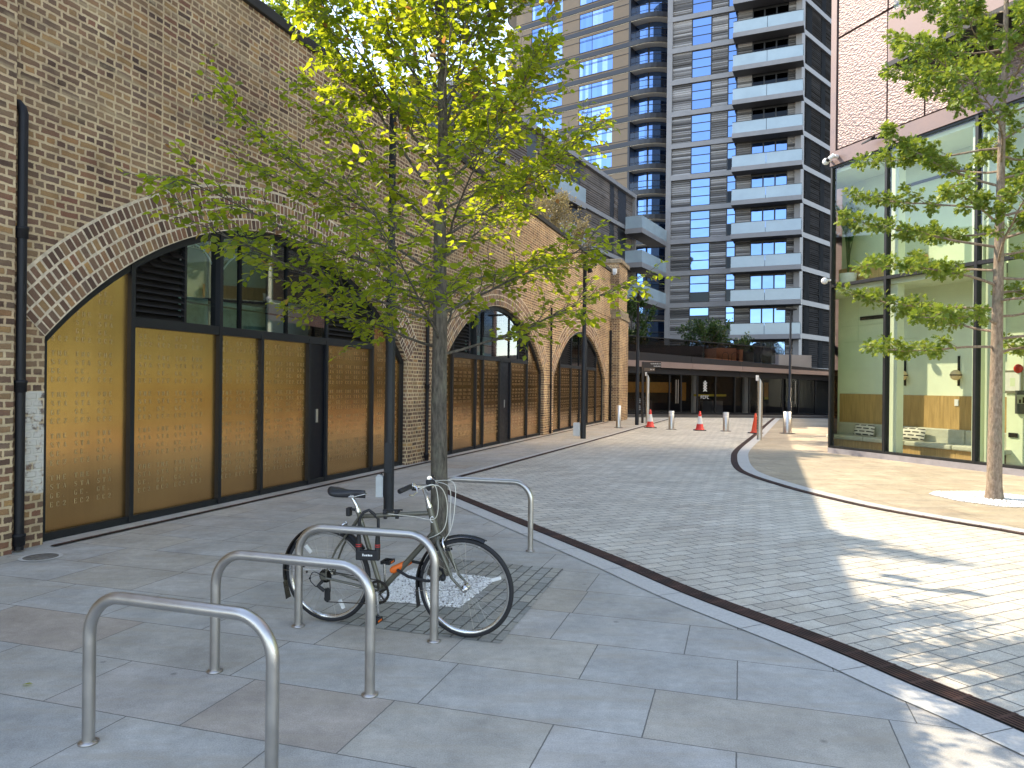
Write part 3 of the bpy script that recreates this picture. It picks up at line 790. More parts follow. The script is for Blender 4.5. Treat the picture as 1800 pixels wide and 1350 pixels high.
# ------------------------------------------------------------------ grey slatted apartment tower
t = NT('grey_slats'); a = t.new('Attribute', attribute_name='rnd'); t.col(t.ramp(a.outputs['Fac'], [(0, (.06,.056,.054)), (.45, (.19,.18,.172)), (1, (.38,.365,.355))])); t.rough(.5); t.metal(.2); M['slat'] = t.mat
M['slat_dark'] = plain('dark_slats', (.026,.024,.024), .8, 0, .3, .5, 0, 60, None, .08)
M['belt'] = plain('grey_panel', (.25,.24,.238), .55, .1, .08, 1)
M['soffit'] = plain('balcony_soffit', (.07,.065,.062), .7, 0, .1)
M['frost'] = plain('frosted_glass', (.33,.41,.45), .16, 0, .06, .6, 0, 60, None, .8)
M['matte_black'] = plain('matte_black', (.008,.009,.011), .8, 0, .15, 2, 0, 60, None, .08)
M['black'] = plain('black_frame', (.012,.013,.016), .4, 0, .1)
M['tower_glass'] = coated_glass('tower_glass', (.2,.32,.58), .02, .02, .5)
M['dim_glass'] = coated_glass('dim_glass', (.022,.024,.027), .05, .02)
TC = V((26.3, 68.0, 0))
LDIR = V((.912, -.4105, 0)); LROT = atan2(LDIR.y, LDIR.x); RDIR = V((.6977, .7164, 0)); R2 = atan2(RDIR.y, RDIR.x)
tw = thing('apartment_tower', TC, LROT, 'tall grey slatted apartment tower with a stack of frosted glass balconies', 'tower')
LM = Matrix.Rotation(LROT, 4, 'Z'); RMt = Matrix.Rotation(LROT, 4, 'Z').inverted() @ Matrix.Rotation(R2, 4, 'Z')
BELT = [3.43+3.13*k-.0 for k in range(0, 17)]
b = MB(); pr_ = RMt @ V((16, 0, 0)); pl = V((-12.4, .05, 0))
b.slab([(-12.4,.3),(-.36,.36),(pr_.x-.5,pr_.y+.0),(pr_.x-12,pr_.y+14),(-12.4,16)], 2.9, 56); b.build('core', M['black'], tw)
b = MB()
for z in BELT: b.box(-12.4, -.003, -.02, .29, z-.28, z+.18)
for p, q in ((-12.4, -11.9), (-.5, -.003)):
    for z in BELT[:-1]: b.box(p, q, -.012, .28, z+.183, z+2.847)
b.M = RMt
for z in BELT: b.box(0, 16, -.02, .27, z-.28, z+.18)
for z in BELT[:-1]: b.box(0, .7, -.012, .25, z+.183, z+2.847)
b.build('frame_panel', M['belt'], tw)
def slats(b, x0, x1, z0, z1, y, pitch=.2):
    n = int((z1-z0)/pitch); pt = (z1-z0)/n
    for k in range(n):
        z = z0+k*pt; d = random.uniform(.02,.1)
        b.add([(x0,y,z),(x1,y,z),(x1,y-d,z+pt*.35),(x0,y-d,z+pt*.35),(x1,y-d,z+pt*.6),(x0,y-d,z+pt*.6),(x1,y,z+pt),(x0,y,z+pt)], [(0,1,2,3),(3,2,4,5),(5,4,6,7)], 0, False, random.random())
for k, z in enumerate(BELT[:-1]):
    z0, z1 = z+.18, z+2.85
    for p, q in ((-11.9,-10.05), (-8.1,-6.62), (-5.7,-4.38), (-1.15,-.5)):
        b = MB(); slats(b, p, q, z0, z1, .24); b.build('slat_panel', M['slat'], tw)
    for p, q in ((.7,1.5),(2.7,5.0),(6.0,9.5),(10.5,16)):
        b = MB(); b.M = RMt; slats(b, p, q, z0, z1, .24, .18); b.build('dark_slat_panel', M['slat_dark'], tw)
    for p, q, rows in ((-10.05,-8.1,((0,.33),(.37,.68),(.72,1))), (-6.62,-5.7,((0,.4),(.44,.76),(.8,1)))):
        b = MB(); b.box(p, q, .17, .28, z0, z1, 0)
        for j, (u, v) in enumerate(rows):
            zz0, zz1 = z0+.1+(z1-z0-.2)*u, z0+.1+(z1-z0-.2)*v
            dim = (k < 3 and p < -9 and j < 2 and random.random() < .75) or (p > -7 and j == 0 and k < 7)
            b.quad((p+.11,.165,zz0),(q-.11,.165,zz0),(q-.11,.165,zz1),(p+.11,.165,zz1), 2 if dim else 1, random.random()*.7)
        b.build('window', [M['black'], M['tower_glass'], M['dim_glass']], tw)
    b = MB(); b.box(-4.38, -1.15, .17, .28, z0, z1, 0)
    for j in range(3):
        x = -4.28+j*1.07; b.quad((x,.165,z0+.05),(x+.93,.165,z0+.05),(x+.93,.165,z1-.35),(x,.165,z1-.35), 1 if k < 7 else 2, random.random())
    b.build('balcony_window', [M['black'], M['tower_glass'], M['dim_glass']], tw)
    for p, q in ((1.5,2.7),(5.0,6.0),(9.5,10.5)):
        b = MB(); b.M = RMt; b.box(p, q, .17, .28, z0, z1, 0); b.quad((p+.3,.165,z0+.8),(q-.1,.165,z0+.8),(q-.1,.165,z1-.1),(p+.3,.165,z1-.1), 1)
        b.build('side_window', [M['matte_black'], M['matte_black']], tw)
    if k >= 1:
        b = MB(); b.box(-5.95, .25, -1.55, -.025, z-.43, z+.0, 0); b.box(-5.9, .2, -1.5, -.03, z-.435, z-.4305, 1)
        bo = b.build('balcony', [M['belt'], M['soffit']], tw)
        b = MB(); b.box(-5.9, -2.9, -1.5, -1.46, z+.01, z+1.02); b.box(-2.86, .2, -1.5, -1.46, z+.01, z+1.02); b.box(.16, .2, -1.455, -.03, z+.01, z+1.02); b.box(-5.9, -5.86, -1.455, -.03, z+.01, z+1.02)
        b.build('balustrade_glass', M['frost'], bo)
        b = MB(); b.box(-5.92, .22, -1.52, -1.44, z+1.023, z+1.06); b.build('handrail', M['black'], bo)

# ------------------------------------------------------------------ bronze tower behind
M['bronze_wall'] = plain('bronze_cladding', (.235,.165,.1), .5, .2, .08, .6)
M['dark_band'] = plain('charcoal_band', (.045,.047,.055), .45, .2, .1)
M['cream'] = plain('cream_soffit', (.85,.78,.66), .7, 0, .05)
M['rail_glass'] = glass_mat('rail_glass', (.8,.9,.92), 1.5)
M['curtain'] = coated_glass('curtained_glass', (.4,.52,.78), .08, .03, 2)
BT = V((14.68, 95.0, 0)); BROT = atan2(-.5646, .8254)
bt = thing('bronze_tower', BT, BROT, 'tall bronze tower with dark floor bands and rounded corner balconies behind the tree', 'tower')
FL = [48.75-3.2*k for k in range(-4, 15)]
def rounded(x0, x1, y1, r, y0=0.0, seg=9):
    p = []
    for k in range(seg+1): q = pi/2*k/seg; p.append((x1-r+r*sin(q), y0+r-r*cos(q)))
    p += [(x1, y1), (x0, y1)]
    for k in range(seg+1): q = pi/2*k/seg; p.append((x0+r-r*cos(q), y0+r-r*sin(q)))
    return p
b = MB(); b.slab(rounded(-19.8, 4.1, 20, 2.6, 1.35), 0, 66); b.build('core', M['dark_inside'], bt)
b = MB()
for z in FL: b.slab(rounded(-21.2, 5.6, 20.6, 4.2, -.12), z-.3, z+.28)
b.build('floor_band', M['dark_band'], bt)
b = MB()
for z in FL: b.slab(rounded(-21.0, 5.4, 20.3, 4.1, .0), z-.36, z-.303)
b.build('soffit', M['cream'], bt)
b = MB()
for z in FL:
    for p, q in ((-2.45,-.15),(-10.1,-7.45),(-17.7,-15.1)): b.box(p, q, .0, 1.2, z+.283, z+2.83)
    for p, q in ((-7.45,-2.45),(-15.1,-10.1)): b.box(p, q, .02, 1.2, z+.283, z+.6); b.box(p, q, .03, 1.2, z+2.6, z+2.83)
b.build('bronze_panel', M['bronze_wall'], bt)
for z in FL:
    for p, q in ((-7.45,-2.45),(-15.1,-10.1)):
        b = MB(); b.box(p, q, .1, 1.1, z+.603, z+2.597, 0)
        for u0, u1 in ((.01,.37),(.39,.99)):
            for k in range(4):
                c0, c1 = u0+(u1-u0)*k/4, u0+(u1-u0)*(k+1)/4
                b.quad((p+(q-p)*c0,.095,z+.68),(p+(q-p)*c1,.095,z+.68),(p+(q-p)*c1,.095,z+2.54),(p+(q-p)*c0,.095,z+2.54), 2 if random.random() < .35 else 1, random.random()*.6)
        b.build('window', [M['dark_band'], M['tower_glass'], M['curtain']], bt)
b = MB()
for z in FL:
    b.box(-17.7, -.1, -.06, -.02, z+2.05, z+2.1); b.box(-17.7, -.1, -.06, -.02, z+.5, z+.55)
    b.box(-.15, .12, -.1, 1.3, z+.283, z+2.83)
    pts = [(5.45-4+4*sin(pi/2*k/8), 4-4*cos(pi/2*k/8)-.02) for k in range(9)] + [(5.45, 12)]
    pts = [(.13,-.02)] + pts
    b.tube([(x, y, z+1.35) for x, y in pts], .05, 5); b.tube([(x, y, z+.62) for x, y in pts], .03, 5)
b.build('rail', M['dark_band'], bt)
b = MB()
for z in FL:
    pts = [(5.4-4+4*sin(pi/2*k/8), 4-4*cos(pi/2*k/8)) for k in range(9)] + [(5.4, 12)]; pts = [(.13, 0.0)] + pts
    for i in range(len(pts)-1): b.add([(*pts[i],z+.29),(*pts[i+1],z+.29),(*pts[i+1],z+1.32),(*pts[i],z+1.32)], [(0,1,2,3)], 0, True)
b.build('curved_balustrade', M['rail_glass'], bt)
b = MB()
for z in FL:
    pl_ = [(4.15-2.6+2.6*sin(pi/2*k/4), 1.32+2.6-2.6*cos(pi/2*k/4)) for k in range(5)] + [(4.15, 8), (4.15, 13)]
    pl_ = [(.15, 1.32), (.9, 1.32)] + pl_
    for i in range(len(pl_)-1): b.add([(*pl_[i],z+.3),(*pl_[i+1],z+.3),(*pl_[i+1],z+2.8),(*pl_[i],z+2.8)], [(0,1,2,3)], 0, False, random.random())
b.build('balcony_glazing', M['tower_glass'], bt)

# ------------------------------------------------------------------ slatted block beyond the end of the viaduct
VB = V((1.6, 51.8, 0)); VROT = atan2(.8786, .4775)
vb = thing('slatted_block', VB, VROT, 'dark slatted apartment block with frosted balconies above the end of the viaduct', 'building')
b = MB(); b.box(-9.5, 20.6, .3, 12, 0, 19.4); b.build('core', M['black'], vb)
b = MB(); b.box(-9.6, 20.75, -.12, 12, 19.403, 19.75); b.box(20.45, 20.75, -.1, 12.1, 0, 19.4)
for z in (16.2, 13.1, 10.0, 6.9): b.box(-9.5, 20.447, -.04, .29, z-.2, z+.15)
b.build('frame_panel', M['belt'], vb)
M['slat_brown'] = plain('brown_slats', (.15,.125,.11), .6, .1, .3, .6)
for z0, z1 in ((16.35, 19.4), (13.25, 16.0), (10.15, 12.9), (7.05, 9.8)):
    for p, q in ((-9.5,-6.2),(-4.8,-1.2),(0.2,6.4),(8.0,14.6),(15.6,16.6),(18.7,20.44)):
        b = MB(); slats(b, p, q, z0, z1, .25, .19); b.build('slat_panel', M['slat_brown'], vb)
    for p, q in ((-6.2,-4.8),(-1.2,.2),(6.4,8.0),(14.6,15.6),(16.6,18.7)):
        b = MB(); b.box(p, q, .2, .29, z0, z1, 0); b.build('window', [M['black']], vb)
for p, q, zs in ((17.6, 25.2, (15.6, 12.5, 9.4)), (1.4, 6.9, (15.5, 12.4))):
    for z in zs:
        dp = 1.75 if p > 10 else .8
        b = MB(); b.box(p, q, -dp, -.13 if p > 10 else -.05, z-.1, z+.35, 0); b.box(p+.05, q-.05, -dp+.05, -.14, z-.105, z-.1005, 1); bo = b.build('balcony', [M['belt'], M['soffit']], vb)
        b = MB(); b.box(p+.03, q, -dp+.02, -dp+.06, z+.36, z+1.45); b.box(p+.03, p+.07, -dp+.065, -.15, z+.36, z+1.45)
        if p > 10: b.box(q-.04, q, -dp+.065, -.15, z+.36, z+1.45)
        b.build('balustrade_glass', M['frost'], bo)

# ------------------------------------------------------------------ dark glazed podium in front of the tower
M['dark_glass'] = glass_mat('podium_glass', (.38,.4,.42), 1.45, .01); M['terrace_glass'] = glass_mat('terrace_glass', (.5,.5,.5), 1.3, .01)
M['podium_dark'] = plain('podium_charcoal', (.022,.02,.022), .5, .1, .1)
M['fascia_pink'] = plain('podium_fascia', (.3,.22,.19), .55, .15, .07, .7)
M['terracotta'] = plain('terracotta_plaster', (.42,.16,.07), .8, 0, .12)
PA = V((5.2, 41.8, 0)); PB = V((19.2, 44.1, 0)); PD = PB-PA; PL = PD.length; PROT = atan2(PD.y, PD.x)
po = thing('podium', PA, PROT, 'low dark glazed podium with pinkish fascia and roof terrace across the end of the street', 'building')
def zz(x, a, b_): return a+(b_-a)*(x-1.4)/12.2
def band(b, x0, x1, y0, y1, lo, hi, m=0, n=8):
    for k in range(n):
        p, q = x0+(x1-x0)*k/n, x0+(x1-x0)*(k+1)/n
        b.prism([(p+.006,zz(p,*lo)),(q-.006,zz(q,*lo)),(q-.006,zz(q,*hi)),(p+.006,zz(p,*hi))], y0, y1, m)
b = MB(); band(b, -4, PL+6, -.5, .3, (2.83,2.46), (3.18,2.68)); b.build('fascia', M['fascia_pink'], po)
b = MB(); band(b, -4, PL+6, -.3, .4, (3.183,2.683), (3.68,2.82)); band(b, -4, PL+6, -.15, .3, (2.47,2.16), (2.827,2.457)); b.box(-4, PL+6, .4, 34, 2.45, 2.8)
b.build('dark_band', M['podium_dark'], po)
b = MB(); b.box(-4, PL+6, -1.2, .3, 0.0, .1); b.box(-4, PL+6, -1.6, -1.203, 0, .05); b.build('plinth', M['slab_far'], po)
XG = [-4, -1, 1.0, 2.6, 3.9, 4.6, 5.6, 6.7, 7.9, 8.8, 9.6, 10.9, 11.9, 13.0, 14.4, 17, 20]
b = MB(); b.quad((-4,.02,.1),(PL+6,.02,.1),(PL+6,.02,2.4),(-4,.02,2.6)); b.build('glazing', M['dark_glass'], po)
b = MB()
for x in XG: b.box(x-.035, x+.035, -.02, .1, .1, zz(x,2.47,2.16)-.003)
b.box(-4, PL+6, -.015, .09, .1, .2); b.build('mullion', M['black'], po)
b = MB()
for x in (4.25, 4.38, 9.45, 11.65): b.tube([(x,-.09,.75),(x,-.09,2.1)], .022, 8)
b.build('door_handle', M['steel'], po)
b = MB(); b.box(-4, PL+6, 6, 6.1, 0, 2.45, 0); b.box(5.55, 5.75, .5, .8, .1, 2.4, 1); b.box(8.8, 9.05, .6, .9, .1, 2.3, 1); b.box(-.7, 1.1, .5, .6, .1, 2.3, 2)
for x in (2.9, 6.8, 7.4, 10.2, 12.4): b.box(x, x+.7, 2.0, 2.5, .1, .85, 3)
b.build('interior', [M['dark_inside'], M['cream'], M['pale_inside'], M['slat']], po)
b = MB(); b.box(1.2, 4.1, .3, .36, 1.35, 1.95); b.box(4.75, 5.1, .5, .56, .9, 1.95); b.box(9.95, 10.2, .4, .46, 1.15, 2.0); b.build('orange_reflection', plain('reflected_orange', (.72,.3,.03), .6, 0, .1), po)  # added orange boxes, coloured to stand in for gold reflections on the glass
b = MB(); b.box(5.5, 7.5, .3, .36, 1.16, 1.28); b.box(9.95, 10.2, .39, .395, 1.0, 1.14); b.build('yellow_reflection', plain('reflected_yellow', (.8,.6,.02), .5, 0, .05), po)  # added yellow bars imitating a coloured reflection in the podium glass
# braided emblem and small lettering strip on the glass
b = MB(); cx, cz = 6.05, 1.72
for k in range(3):
    for s_ in (-1, 1):
        zc = cz-.16+k*.16
        b.add([(cx-s_*.13,-.004,zc-.1),(cx-s_*.07,-.004,zc-.13),(cx+s_*.13,-.004,zc+.06),(cx+s_*.07,-.004,zc+.1)], [(0,1,2,3)])
b.add([(cx-.06,-.004,cz+.28),(cx,-.004,cz+.36),(cx+.06,-.004,cz+.28),(cx,-.004,cz+.22)], [(0,1,2,3)])
for k, (dx, wd_) in enumerate(((-.26,.1),(-.13,.1),(0,.1),(.13,.1))):
    x = cx+dx
    b.box(x, x+.025, -.006, -.003, 1.02, 1.2); b.box(x+.03, x+wd_, -.006, -.003, 1.17, 1.2); b.box(x+.03, x+wd_, -.006, -.003, 1.02 if k % 2 else 1.1, 1.05 if k % 2 else 1.13)
b.build('glass_emblem', M['white'], po)
b = MB()
for k in range(9):
    for j in range(3): b.box(2.05+j*.2, 2.17+j*.2, -.006, -.003, 1.05-k*.1, 1.1-k*.1) if (k*3+j) % 4 else None
b.build('glass_notice', plain('dim_vinyl', (.3,.32,.33), .6), po)
# terrace balustrade, terracotta block, planting
b = MB(); band(b, -3, 10.35, -.1, -.07, (3.69,2.9), (4.55,3.82), 0, 9); b.build('terrace_balustrade', M['terrace_glass'], po)
b = MB(); band(b, -3, 10.35, -.13, -.04, (4.553,3.823), (4.6,3.87)); b.build('terrace_rail', M['black'], po)
b = MB(); band(b, 10.5, 12.6, -.2, .6, (2.85,2.83), (3.78,3.62), 0, 1); b.build('pale_upstand', M['belt'], po)
b = MB(); b.box(-3, 6.8, 2.2, 6, 2.85, 4.2); b.box(8.2, 10.3, 2.4, 5, 2.85, 3.9); b.build('terrace_wall', M['dark_inside'], po)
b = MB(); b.box(7.15, 8.4, .9, 2.6, 2.85, 4.02); b.box(8.6, 8.82, .9, 2.6, 2.85, 3.95); b.build('terrace_kiosk', M['terracotta'], po)
# ------------------------------------------------------------------ cycle stands
def arcpts(c, r, a0, a1, n, ax, up):
    return [c + ax*(r*cos(a0+(a1-a0)*k/n)) + up*(r*sin(a0+(a1-a0)*k/n)) for k in range(n+1)]
def make_stand():
    o = thing('cycle_stand', (0,0,0), 0, '', 'bike rack')
    W_, H_, r = 1.04, .715, .19; X = V((1,0,0)); Z = V((0,0,1))
    pts = [V((0,0,0)), V((0,0,.2)), V((0,0,H_-r-.03))]
    pts += arcpts(V((r,0,H_-r)), r, pi, pi/2, 10, X, Z) + arcpts(V((W_-r,0,H_-r)), r, pi/2, 0, 10, X, Z)
    pts += [V((W_,0,H_-r-.03)), V((W_,0,.2)), V((W_,0,0))]
    b = MB(); b.tube(pts, .029, 20); b.build('tube', M['steel'], o)
    for x in (0, W_):
        b = MB(); b.lathe([(.03,.0),(.047,.0),(.047,.006),(.03,.012)], 24, 0, (x,0,.001)); b.build('base_ring', M['steel'], o)
    return o
st = make_stand()
SG = 'steel bike stands on the flagstones'
for i, (x, y, rz, lb) in enumerate([(-2.02,3.56,-18.3,'steel hoop bike stand nearest the camera, empty, at the bottom left'),
        (-1.77,4.45,-17.4,'empty steel hoop bike stand between the nearest one and the parked bicycle'),
        (-1.51,5.29,-15.8,'steel hoop bike stand the bicycle is locked to'),
        (-.79,8.03,-15.8,'empty steel hoop bike stand beyond the near tree, beside the drain')]):
    if i == 0: o = st; o.location = (x,y,.001); o.rotation_euler = (0,0,R(rz)); tag(o, lb, 'bike rack', SG)
    else: dup(st, (x,y,.001), R(rz), lb, 'bike rack', SG)

# ------------------------------------------------------------------ bicycle (x forward, z up; the camera sees its right side, -y)
M['olive'] = plain('olive_frame_paint', (.12,.115,.09), .3, .3, .06)
M['tyre'] = plain('tyre_rubber', (.014,.014,.016), .75, 0, .2, 30)
M['rubber'] = plain('black_rubber', (.012,.012,.014), .6, 0, .15)
M['saddle'] = plain('saddle_vinyl', (.016,.016,.02), .42, 0, .1)
M['alloy'] = brushed('polished_alloy', (.72,.71,.69), .2, (1,1,1))
M['chain'] = plain('oily_chain', (.05,.045,.04), .4, .8, .3, 60)
M['guard'] = plain('mudguard_plastic', (.008,.008,.01), .3, 0, .1)
M['cable_white'] = plain('cable_sleeve', (.6,.58,.5), .5, 0, .05)
M['reflector'] = plain('reflector', (.7,.7,.68), .25, 0, .05)
M['orange'] = plain('orange_plastic', (.72,.14,.01), .4, 0, .08)
M['sticker_red'] = plain('red_stripe', (.5,.03,.03), .5, 0, .05)
BR = atan2(5.09-5.4, -.29+1.32)
bike = thing('bicycle', (-1.32, 5.4, .004), BR, 'olive green city bicycle with black mudguards locked to a steel hoop beside the tree', 'bicycle')
bike.rotation_euler = (Matrix.Rotation(BR, 3, 'Z') @ Matrix.Rotation(R(3), 3, 'X')).to_euler()
def wheel(cx, valve, refl):
    o = None; R0 = .345; c = V((cx, 0, R0))
    b = MB(); n = 72
    ring = lambda r, y=0: [c + V((r*cos(2*pi*k/n), y, r*sin(2*pi*k/n))) for k in range(n)]
    b.tube(ring(R0-.0175), .0175, 12, 0, False, True, True)
    ty = b.build('wheel', M['tyre'], bike)
    b = MB()
    prof = [(.322,-.011),(.312,-.0125),(.299,-.008),(.296,0),(.299,.008),(.312,.0125),(.322,.011)]
    vs = []; fs = []
    for k in range(n):
        q = 2*pi*k/n
        for r, y in prof: vs.append((c.x+r*cos(q), y, c.z+r*sin(q)))
    m = len(prof)
    for k in range(n):
        l = (k+1) % n
        for j in range(m-1): fs.append((k*m+j, k*m+j+1, l*m+j+1, l*m+j))
    b.add(vs, fs, 0, True); b.build('rim', M['alloy'], ty)
    b = MB()
    for k in range(32):
        q = 2*pi*k/32; s_ = 1 if k % 2 else -1; q2 = q + (1.1 if (k//2) % 2 else -1.1)
        b.tube([c+V((.022*cos(q2), s_*.03, .022*sin(q2))), c+V((.297*cos(q), s_*.002, .297*sin(q)))], .0011, 4, 0, False)
    b.build('spokes', M['steel'], ty)
    b = MB(); b.M = Matrix.Translation(c) @ Matrix.Rotation(pi/2, 4, 'X')
    b.lathe([(.006,-.065),(.012,-.06),(.012,-.034),(.025,-.032),(.025,-.028),(.014,-.02),(.014,.02),(.025,.028),(.025,.032),(.012,.034),(.012,.06),(.006,.065)], 16)
    b.build('hub', M['alloy'], ty)
    for q in refl:
        b = MB(); b.M = Matrix.Translation(c) @ Matrix.Rotation(-q, 4, 'Y') @ Matrix.Translation((.235,0,0))
        b.box(-.035, .035, -.01, .01, -.012, .012); b.build('spoke_reflector', M['reflector'], ty, .003)
    return ty
rw = wheel(0, 0, (2.3, 5.2)); fw = wheel(1.068, 0, (.35,))
b = MB()
for q, r in ((2.9,.2),(3.1,.17),(2.5,.16),(2.65,.2),(3.4,.15)): b.ball((r*cos(q), -.006, .345+r*sin(q)), .009, 0, 8, 6)
b.build('spoke_bead', M['rubber'], rw)
# frame
HB = V((0, 0, .345)); BBk = V((.43, 0, .27)); SC = V((.262, 0, .80)); HT = V((.805, 0, .885)); HBt = V((.862, 0, .70)); FC = V((1.068, 0, .345))
b = MB()
b.tube([SC+(SC-BBk).normalized()*.03, BBk], .0175, 14)
b.tube([SC-V((0,0,.01))+V((.01,0,0)), HT+(HBt-HT)*.2], .0165, 14)
b.tube([BBk, HT+(HBt-HT)*.84], .02, 14)
b.tube([HT, HBt], .0225, 14)
for s_ in (-1, 1):
    b.tube([SC+V((0,s_*.012,-.015)), V((.1,s_*.05,.55)), HB+V((.015,s_*.064,.02))], [.008,.008,.0065], 10)
    b.tube([BBk+V((-.02,s_*.03,0)), V((.22,s_*.048,.31)), HB+V((.02,s_*.064,-.005))], [.011,.01,.0075], 10)
    b.box(-.02, .03, s_*.064-.003, s_*.064+.003, .325, .375)
b.M = Matrix.Translation(BBk) @ Matrix.Rotation(pi/2, 4, 'X'); b.lathe([(.012,-.042),(.021,-.04),(.021,.04),(.012,.042)], 16); b.M = None
fr = b.build('frame', M['olive'], bike)
b = MB()
cr = HBt+V((.012,0,-.03))
for s_ in (-1, 1):
    b.tube([cr+V((0,s_*.02,.015)), cr+V((.01,s_*.05,-.02)), V((.945,s_*.054,.52)), V((.99,s_*.056,.42)), FC+V((-.006,s_*.058,.006))], [.014,.0145,.013,.01,.008], 10)
b.tube([cr+V((0,-.045,0)), cr+V((0,.045,0))], .016, 10); b.build('fork', M['olive'], bike)
b = MB(); q_ = (HT+(HBt-HT)*.42); b.M = Matrix.Translation(q_)
b.tube([V((.012*cos(a)+.004,-.0205,.02*sin(a))) for a in [x*.35+.8 for x in range(14)]], .0035, 5); b.build('head_badge', M['white'], fr)
# seat post and saddle
b = MB(); up = (SC-BBk).normalized()
b.tube([SC, SC+up*.07, SC+up*.12+V((-.012,0,.0)), V((.2,0,.93))], .0128, 12); b.box(.165, .235, -.022, .022, .925, .945); b.tube([SC+up*.02, SC+up*.045], .019, 12)
for s_ in (-1,1): b.tube([(.06,s_*.03,.93),(.16,s_*.022,.932),(.24,s_*.022,.935),(.32,s_*.012,.955)], .0035, 6)
b.build('seat_post', M['alloy'], bike)
b = MB(); n = 16; secs = []
for i in range(n+1):
    u = i/n; x = .035+.275*u
    wdt = .082*(1-u)**.0 * (1 if u < .25 else 1-.78*min(1, ((u-.25)/.4))**.85 if u < .65 else .22) * (min(1, .55+u*4) if u < .12 else 1)
    wdt *= (1-max(0, u-.92)*6)
    zt = .968+.016*(1-u*2)**2*(1 if u < .5 else .4)-.008*max(0,u-.8)*3
    secs.append((x, max(.01,wdt), zt))
vs = []; m = 14
for x, wd_, zt in secs:
    for k in range(m):
        q = 2*pi*k/m; yy = wd_*cos(q); z_ = zt + (.010*sin(q) if sin(q) > 0 else (.045+.012*abs(cos(q)))*sin(q)) - .012*abs(cos(q))**3
        vs.append((x, yy, z_))
fs = [(i*m+k, (i+1)*m+k, (i+1)*m+(k+1)%m, i*m+(k+1)%m) for i in range(n) for k in range(m)]
fs += [tuple(range(m)), tuple(range(n*m, n*m+m))[::-1]]
b.add(vs, fs, 0, True); b.build('saddle', M['saddle'], bike)
# stem, handlebar, grips, levers
sd = (HT-HBt).normalized(); ST = HT+sd*.14
b = MB(); b.tube([HT, HT+sd*.02], .022, 14); b.tube([HT+sd*.02, HT+sd*.05], .016, 12); b.tube([HT+sd*.05, ST, ST+V((.05,0,.012))], .0125, 12); b.tube([ST+V((.05,-.024,.012)), ST+V((.05,.024,.012))], .018, 14)
b.build('stem', M['alloy'], bike)
HC = ST+V((.05,0,.012))
b = MB(); hp = [HC+V((-.07,s_*y,z)) if y > .1 else HC+V((0,s_*y,z)) for s_, y, z in ((-1,.27,.02),(-1,.16,.03),(-1,.06,.006),(1,0,0),(1,.06,.006),(1,.16,.03),(1,.27,.02))]
hp[0] = HC+V((-.1,-.28,.015)); hp[-1] = HC+V((-.1,.28,.015))
b.tube(hp, .0112, 12); hbr = b.build('handlebar', M['alloy'], bike)
for s_ in (0, -1):
    e = hp[s_]; d = (hp[1]-hp[0]).normalized() if s_ == 0 else (hp[-2]-hp[-1]).normalized()
    b = MB(); b.tube([e-d*.005, e+d*.0, e+d*.118, e+d*.12], [.015,.0175,.0165,.014], 14); b.build('grip', M['rubber'], hbr)
    b = MB(); p = e+d*.14; b.tube([p-d*.012, p+d*.012], .017, 12); b.tube([p, p+V((.03,0,-.015)), p+V((.045,0,-.035))-d*.02, p+V((.05,0,-.045))-d*.07, p+V((.045,0,-.035))-d*.1], [.01,.009,.006,.005,.006], 8)
    b.build('brake_lever', M['alloy'], hbr)
    b = MB(); p = e+d*.165; b.box(p.x-.02, p.x+.025, p.y-.02, p.y+.02, p.z-.04, p.z-.01); b.build('shifter', M['rubber'], hbr, .005)
b = MB(); p = HC+V((.015,-.055,.0)); b.tube([p+V((0,-.01,0)), p+V((0,.01,0))], .017, 10); b.box(p.x-.012, p.x+.02, p.y-.014, p.y+.014, p.z+.01, p.z+.055); b.ball((p.x, p.y+.05, p.z+.03), .024, 0, 10, 8); b.build('bell', M['rubber'], hbr, .004)
b = MB()
l0, l1 = hp[0]+V((.05,.13,0)), hp[-1]+V((.05,-.13,0))
def bez(pts, n=14):
    P = [V(p) for p in pts]; P = [P[0]*2-P[1]] + P + [P[-1]*2-P[-2]]; out = []
    for i in range(1, len(P)-2):
        a, b_, c, d = P[i-1:i+3]
        for k in range(n):
            u = k/n; out.append(.5*((2*b_)+(c-a)*u+(2*a-5*b_+4*c-d)*u*u+(3*b_-a-3*c+d)*u**3))
    return out+[P[-2]]
b.tube(bez([l1, HC+V((.14,.08,.02)), HC+V((.17,.02,-.14)), cr+V((.09,0,.08)), cr+V((.05,-.03,.0))]), .0028, 6)
b.tube(bez([l0, HC+V((.1,-.1,.03)), HC+V((.13,-.02,-.1)), HBt+V((.06,-.03,.05)), V((.78,-.02,.66))]), .0028, 6)
b.tube(bez([l0+V((.0,.02,-.02)), HC+V((.06,-.06,.02)), HT+V((.06,-.03,-.06)), V((.68,-.016,.82)), V((.5,-.016,.825))]), .0028, 6)
b.tube(bez([l1, HC+V((.1,.1,-.02)), HC+V((.12,.06,-.2)), cr+V((.07,.03,.05))]), .0028, 6)
b.build('brake_cable', M['cable_white'], bike)
# brakes
b = MB()
for s_ in (-1, 1):
    b.tube([cr+V((.03,0,.01)), cr+V((.045,s_*.045,-.01)), cr+V((.055,s_*.03,-.075))], [.009,.008,.006], 8)
    b.tube([V((.15,0,.735)), V((.135,s_*.045,.72)), V((.12,s_*.028,.66))], [.009,.008,.006], 8)
b.build('caliper_brake', M['alloy'], bike)
b = MB()
for s_ in (-1, 1):
    b.box(cr.x+.04, cr.x+.09, s_*.018-.005, s_*.018+.005, cr.z-.075, cr.z-.06); b.box(.1, .15, s_*.018-.005, s_*.018+.005, .645, .66)
b.build('brake_pad', M['rubber'], bike)
